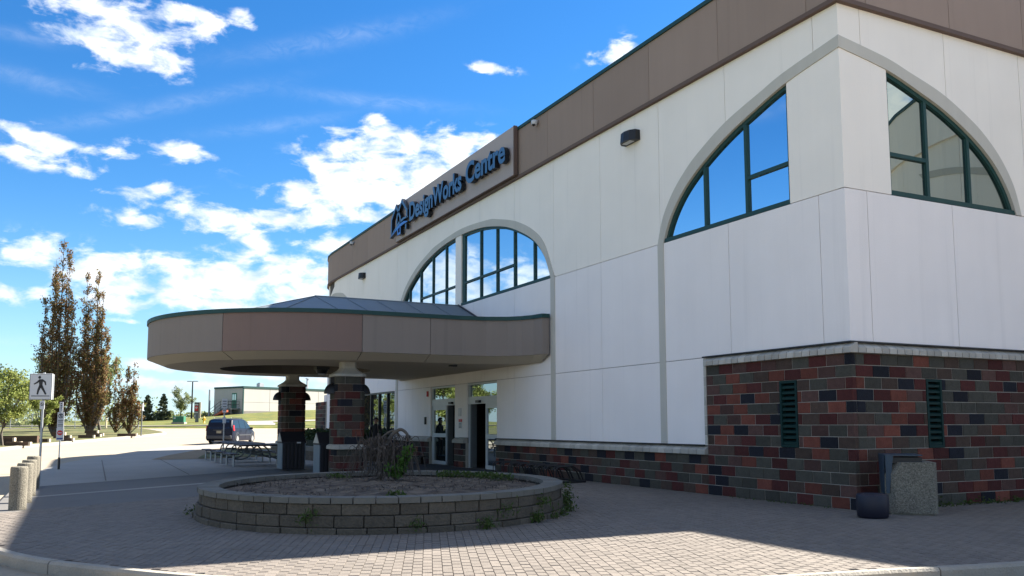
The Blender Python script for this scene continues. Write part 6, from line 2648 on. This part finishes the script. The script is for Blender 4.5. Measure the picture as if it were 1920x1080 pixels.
# landscape timbers
tb = [(59, -33.6, 1.15, 2, 'two-layer stack of brown timbers by the trunk of the forked green tree'), (58, -32.6, 1.5, 1, 'low brown timber with end painted sunlit, right of the forked green tree'), (66, -35.3, 1.0, 1, 'brown timber with end painted sunlit, behind the crossing sign pole'), (67.5, -34.2, .9, 1, 'brown timber with end painted sunlit, just right of the no entry sign'),
      (74, -37.9, 1.3, 2, 'stacked dark timbers left of the second tallest bronze tree'), (74.5, -36.1, 1.2, 1, 'brown timber at the foot of the second tallest bronze tree'), (80, -38.0, 1.4, 2, 'dark stacked timbers between the second and third bronze trees'), (77.5, -36.9, 1.1, 1, 'timber with end painted sunlit, left of the two small bronze trees'), (79, -34.6, 1.6, 1, 'timber with end painted sunlit, under the right small bronze tree')]
for i, (d, l, L_, nl, lab) in enumerate(tb):
    x, y = xy(d, l)
    t = thing('landscape_timber', lab, 'timber', (x, y, hgt(x, y) + .02), R(-24), 'landscape timbers on the left lawn')
    for k_ in range(nl):
        mb = MB()
        mb.box((-.35 * k_, .1 * k_, .13 + .26 * k_), (L_ * (1 if k_ == 0 else .75), .26, .25))
        bmt = mb.build('beam', M_WOOD, t)
        mb = MB()
        mb.box((-.35 * k_ + L_ * (1 if k_ == 0 else .75) / 2 + .06, .1 * k_, .13 + .26 * k_), (.13, .262, .252))
        mb.build('sunlit_beam_end', M_WOODE, bmt)  # pale colour stands for sunlight falling on the right end
x, y = xy(64, -36.6)
mb = MB()
mb.box((0, 0, .28), (4.0, .35, .55))
t = mb.build('timber_wall', M_WOOD)
t.location = (x, y, hgt(x, y))
t.rotation_euler = (0, 0, R(-20))
tag(t, 'long dark timber edging behind the forked green tree', 'timber')

# ================================================================== PEOPLE
def person(label, loc, rz, pose, s=1.0):
    """one skinned body; hair, jacket details as children"""
    P = pose
    order = ['pelvis', 'spine', 'chest', 'neck', 'head', 'crown', 'shl', 'ell', 'wrl', 'hal', 'shr', 'elr', 'wrr', 'har', 'hil', 'knl', 'anl', 'tol', 'hir', 'knr', 'anr', 'tor']
    rad = dict(pelvis=.135, spine=.125, chest=.145, neck=.055, head=.088, crown=.075, shl=.062, ell=.043, wrl=.030, hal=.034, shr=.062, elr=.043, wrr=.030, har=.034, hil=.092, knl=.060, anl=.042, tol=.035, hir=.092, knr=.060, anr=.042, tor=.035)
    ed = [('pelvis', 'spine'), ('spine', 'chest'), ('chest', 'neck'), ('neck', 'head'), ('head', 'crown'), ('chest', 'shl'), ('shl', 'ell'), ('ell', 'wrl'), ('wrl', 'hal'), ('chest', 'shr'), ('shr', 'elr'), ('elr', 'wrr'), ('wrr', 'har'), ('pelvis', 'hil'), ('hil', 'knl'), ('knl', 'anl'), ('anl', 'tol'), ('pelvis', 'hir'), ('hir', 'knr'), ('knr', 'anr'), ('anr', 'tor')]
    me = bpy.data.meshes.new('person')
    me.from_pydata([P[k_] for k_ in order], [(order.index(a), order.index(b)) for a, b in ed], [])
    o = bpy.data.objects.new('person', me)
    COL.objects.link(o)
    sk = o.modifiers.new('skin', 'SKIN')
    sk.use_smooth_shade = True
    for i, k_ in enumerate(order):
        v = me.skin_vertices[0].data[i]
        r_ = rad[k_]
        v.radius = (r_, r_ * (.75 if k_ in ('chest', 'spine', 'pelvis') else 1))
        v.use_root = (k_ == 'pelvis')
    o.modifiers.new('sub', 'SUBSURF').levels = 2
    o.modifiers['sub'].render_levels = 2
    dg = bpy.context.evaluated_depsgraph_get()
    m2 = bpy.data.meshes.new_from_object(o.evaluated_get(dg))
    bpy.data.objects.remove(o)
    hz_ = Vector(P['head'])
    m2.materials.clear()
    m2.materials.append(M_CLOTH)
    m2.materials.append(M_SKIN)
    for p in m2.polygons:
        c = p.center
        sk_ = c.z > P['neck'][2] + .02 and (c - hz_).length < .3
        for h in ('hal', 'har'):
            if (c - Vector(P[h])).length < .075:
                sk_ = True
        p.material_index = 1 if sk_ else 0
        p.use_smooth = True
    o = bpy.data.objects.new('person', m2)
    COL.objects.link(o)
    o.location = loc
    o.rotation_euler = (0, 0, rz)
    o.scale = (s, s, s)
    tag(o, label, 'person')
    # hair cap, face features
    hx, hy, hz1 = P['head']
    mb = MB()
    n = 10
    for i in range(5):
        pass
    vs, fs = [], []
    for i in range(6):
        a = math.pi / 2 * i / 5
        for k_ in range(n):
            b = 2 * math.pi * k_ / n
            rr_ = .105 * math.cos(a * .98)
            drop = -.07 if math.sin(b) > .2 and i == 0 else (.03 if i == 0 else 0)
            vs.append((hx + rr_ * math.cos(b), hy + .012 + rr_ * 1.08 * math.sin(b), hz1 + .045 + drop + .115 * math.sin(a)))
    for i in range(5):
        for k_ in range(n):
            fs.append((i * n + k_, i * n + (k_ + 1) % n, (i + 1) * n + (k_ + 1) % n, (i + 1) * n + k_))
    mb.add(vs, fs)
    mb.build('hair', M_HAIR, o, smooth=True)
    mb = MB()
    mb.tube([(hx, hy - .085, hz1 + .03), (hx, hy - .118, hz1 - .01), (hx, hy - .09, hz1 - .02)], [.010, .018, .010], 6)
    mb.build('nose', M_SKIN, o)
    for sx in (-1, 1):
        mb = MB()
        mb.lathe((hx + sx * .034, hy - .092, hz1 + .022), [(.002, 0), (.012, .004), (.012, .010), (.002, .014)], 8)
        mb.build('eye', M_BLACK, o)
        mb = MB()
        mb.tube([(hx + sx * .092, hy, hz1 + .03), (hx + sx * .105, hy + .012, hz1 + .005), (hx + sx * .09, hy, hz1 - .03)], [.012, .016, .010], 6)
        mb.build('ear', M_SKIN, o)
    mb = MB()
    mb.tube([(hx - .025, hy - .088, hz1 - .05), (hx + .025, hy - .088, hz1 - .05)], .006, 5)
    mb.build('mouth', M_CLOTHR, o)
    for h, w_ in (('hal', 'wrl'), ('har', 'wrr')):
        a, b = Vector(P[w_]), Vector(P[h])
        d = (b - a).normalized()
        sd = d.cross(Vector((0, 1, 0.2))).normalized()
        mb = MB()
        for k_, (off_, ln) in enumerate(((-.027, .075), (-.009, .085), (.009, .08), (.027, .062))):
            p = b + sd * off_
            mb.tube([tuple(p - d * .01), tuple(p + d * ln * .5), tuple(p + d * ln + Vector((0, -.012, 0)))], [.010, .009, .006], 5)
        p = b - d * .02 + sd * -.035
        mb.tube([tuple(p), tuple(p + sd * -.02 + d * .035), tuple(p + sd * -.02 + d * .06)], [.011, .010, .007], 5)
        mb.build('fingers', M_SKIN, o)
    return o


stand = dict(pelvis=(0, 0, .95), spine=(0, .01, 1.12), chest=(0, .01, 1.34), neck=(0, 0, 1.50), head=(0, -.02, 1.62), crown=(0, -.01, 1.70),
             shl=(-.18, .01, 1.42), ell=(-.23, .02, 1.14), wrl=(-.22, -.10, .92), hal=(-.21, -.13, .86), shr=(.18, .01, 1.42), elr=(.23, .03, 1.14), wrr=(.21, -.12, .95), har=(.19, -.17, .90),
             hil=(-.09, 0, .90), knl=(-.10, -.03, .50), anl=(-.10, .03, .08), tol=(-.11, -.13, .035), hir=(.09, 0, .90), knr=(.10, .0, .50), anr=(.11, .06, .08), tor=(.12, -.09, .035))
person('dark-haired person in black standing before the hedge left of the entrance', (-1.3, 24.35, 0), R(-35), stand, 1.06)
sit = dict(pelvis=(0, .02, .42), spine=(0, 0, .58), chest=(0, -.04, .78), neck=(0, -.06, .93), head=(0, -.10, 1.04), crown=(0, -.09, 1.12),
           shl=(-.18, -.03, .85), ell=(-.23, -.10, .60), wrl=(-.12, -.30, .54), hal=(-.07, -.36, .54), shr=(.18, -.03, .85), elr=(.23, -.10, .60), wrr=(.12, -.30, .54), har=(.07, -.36, .54),
           hil=(-.09, -.05, .42), knl=(-.11, -.45, .46), anl=(-.11, -.42, .08), tol=(-.12, -.58, .035), hir=(.09, -.05, .42), knr=(.11, -.45, .46), anr=(.11, -.42, .08), tor=(.12, -.58, .035))
person('person in dark clothes sitting on a low bench beside the sliding door', (-.75, 21.75, 0), R(-40), sit, .95)
mb = MB()
mb.box((0, 0, .30), (1.3, .40, .05))
for sx in (-.55, .55):
    mb.box((sx, 0, .14), (.06, .36, .28))
bn = mb.build('bench', M_BLACK)
bn.location = (-.72, 21.85, 0)
bn.rotation_euler = (0, 0, R(-40))
tag(bn, 'low dark bench against the wall beside the sliding door', 'bench')
mb = MB()
mb.box((0, 0, .08), (.26, .18, .16), 0, 0, .85)
bg_ = mb.build('red_bag', M_CLOTHR, bevel=.03)
bg_.location = (-.92, 21.35, .44)
bg_.rotation_euler = (0, 0, R(-40))
tag(bg_, 'small dark red bag on the lap of the sitting person', 'bag')
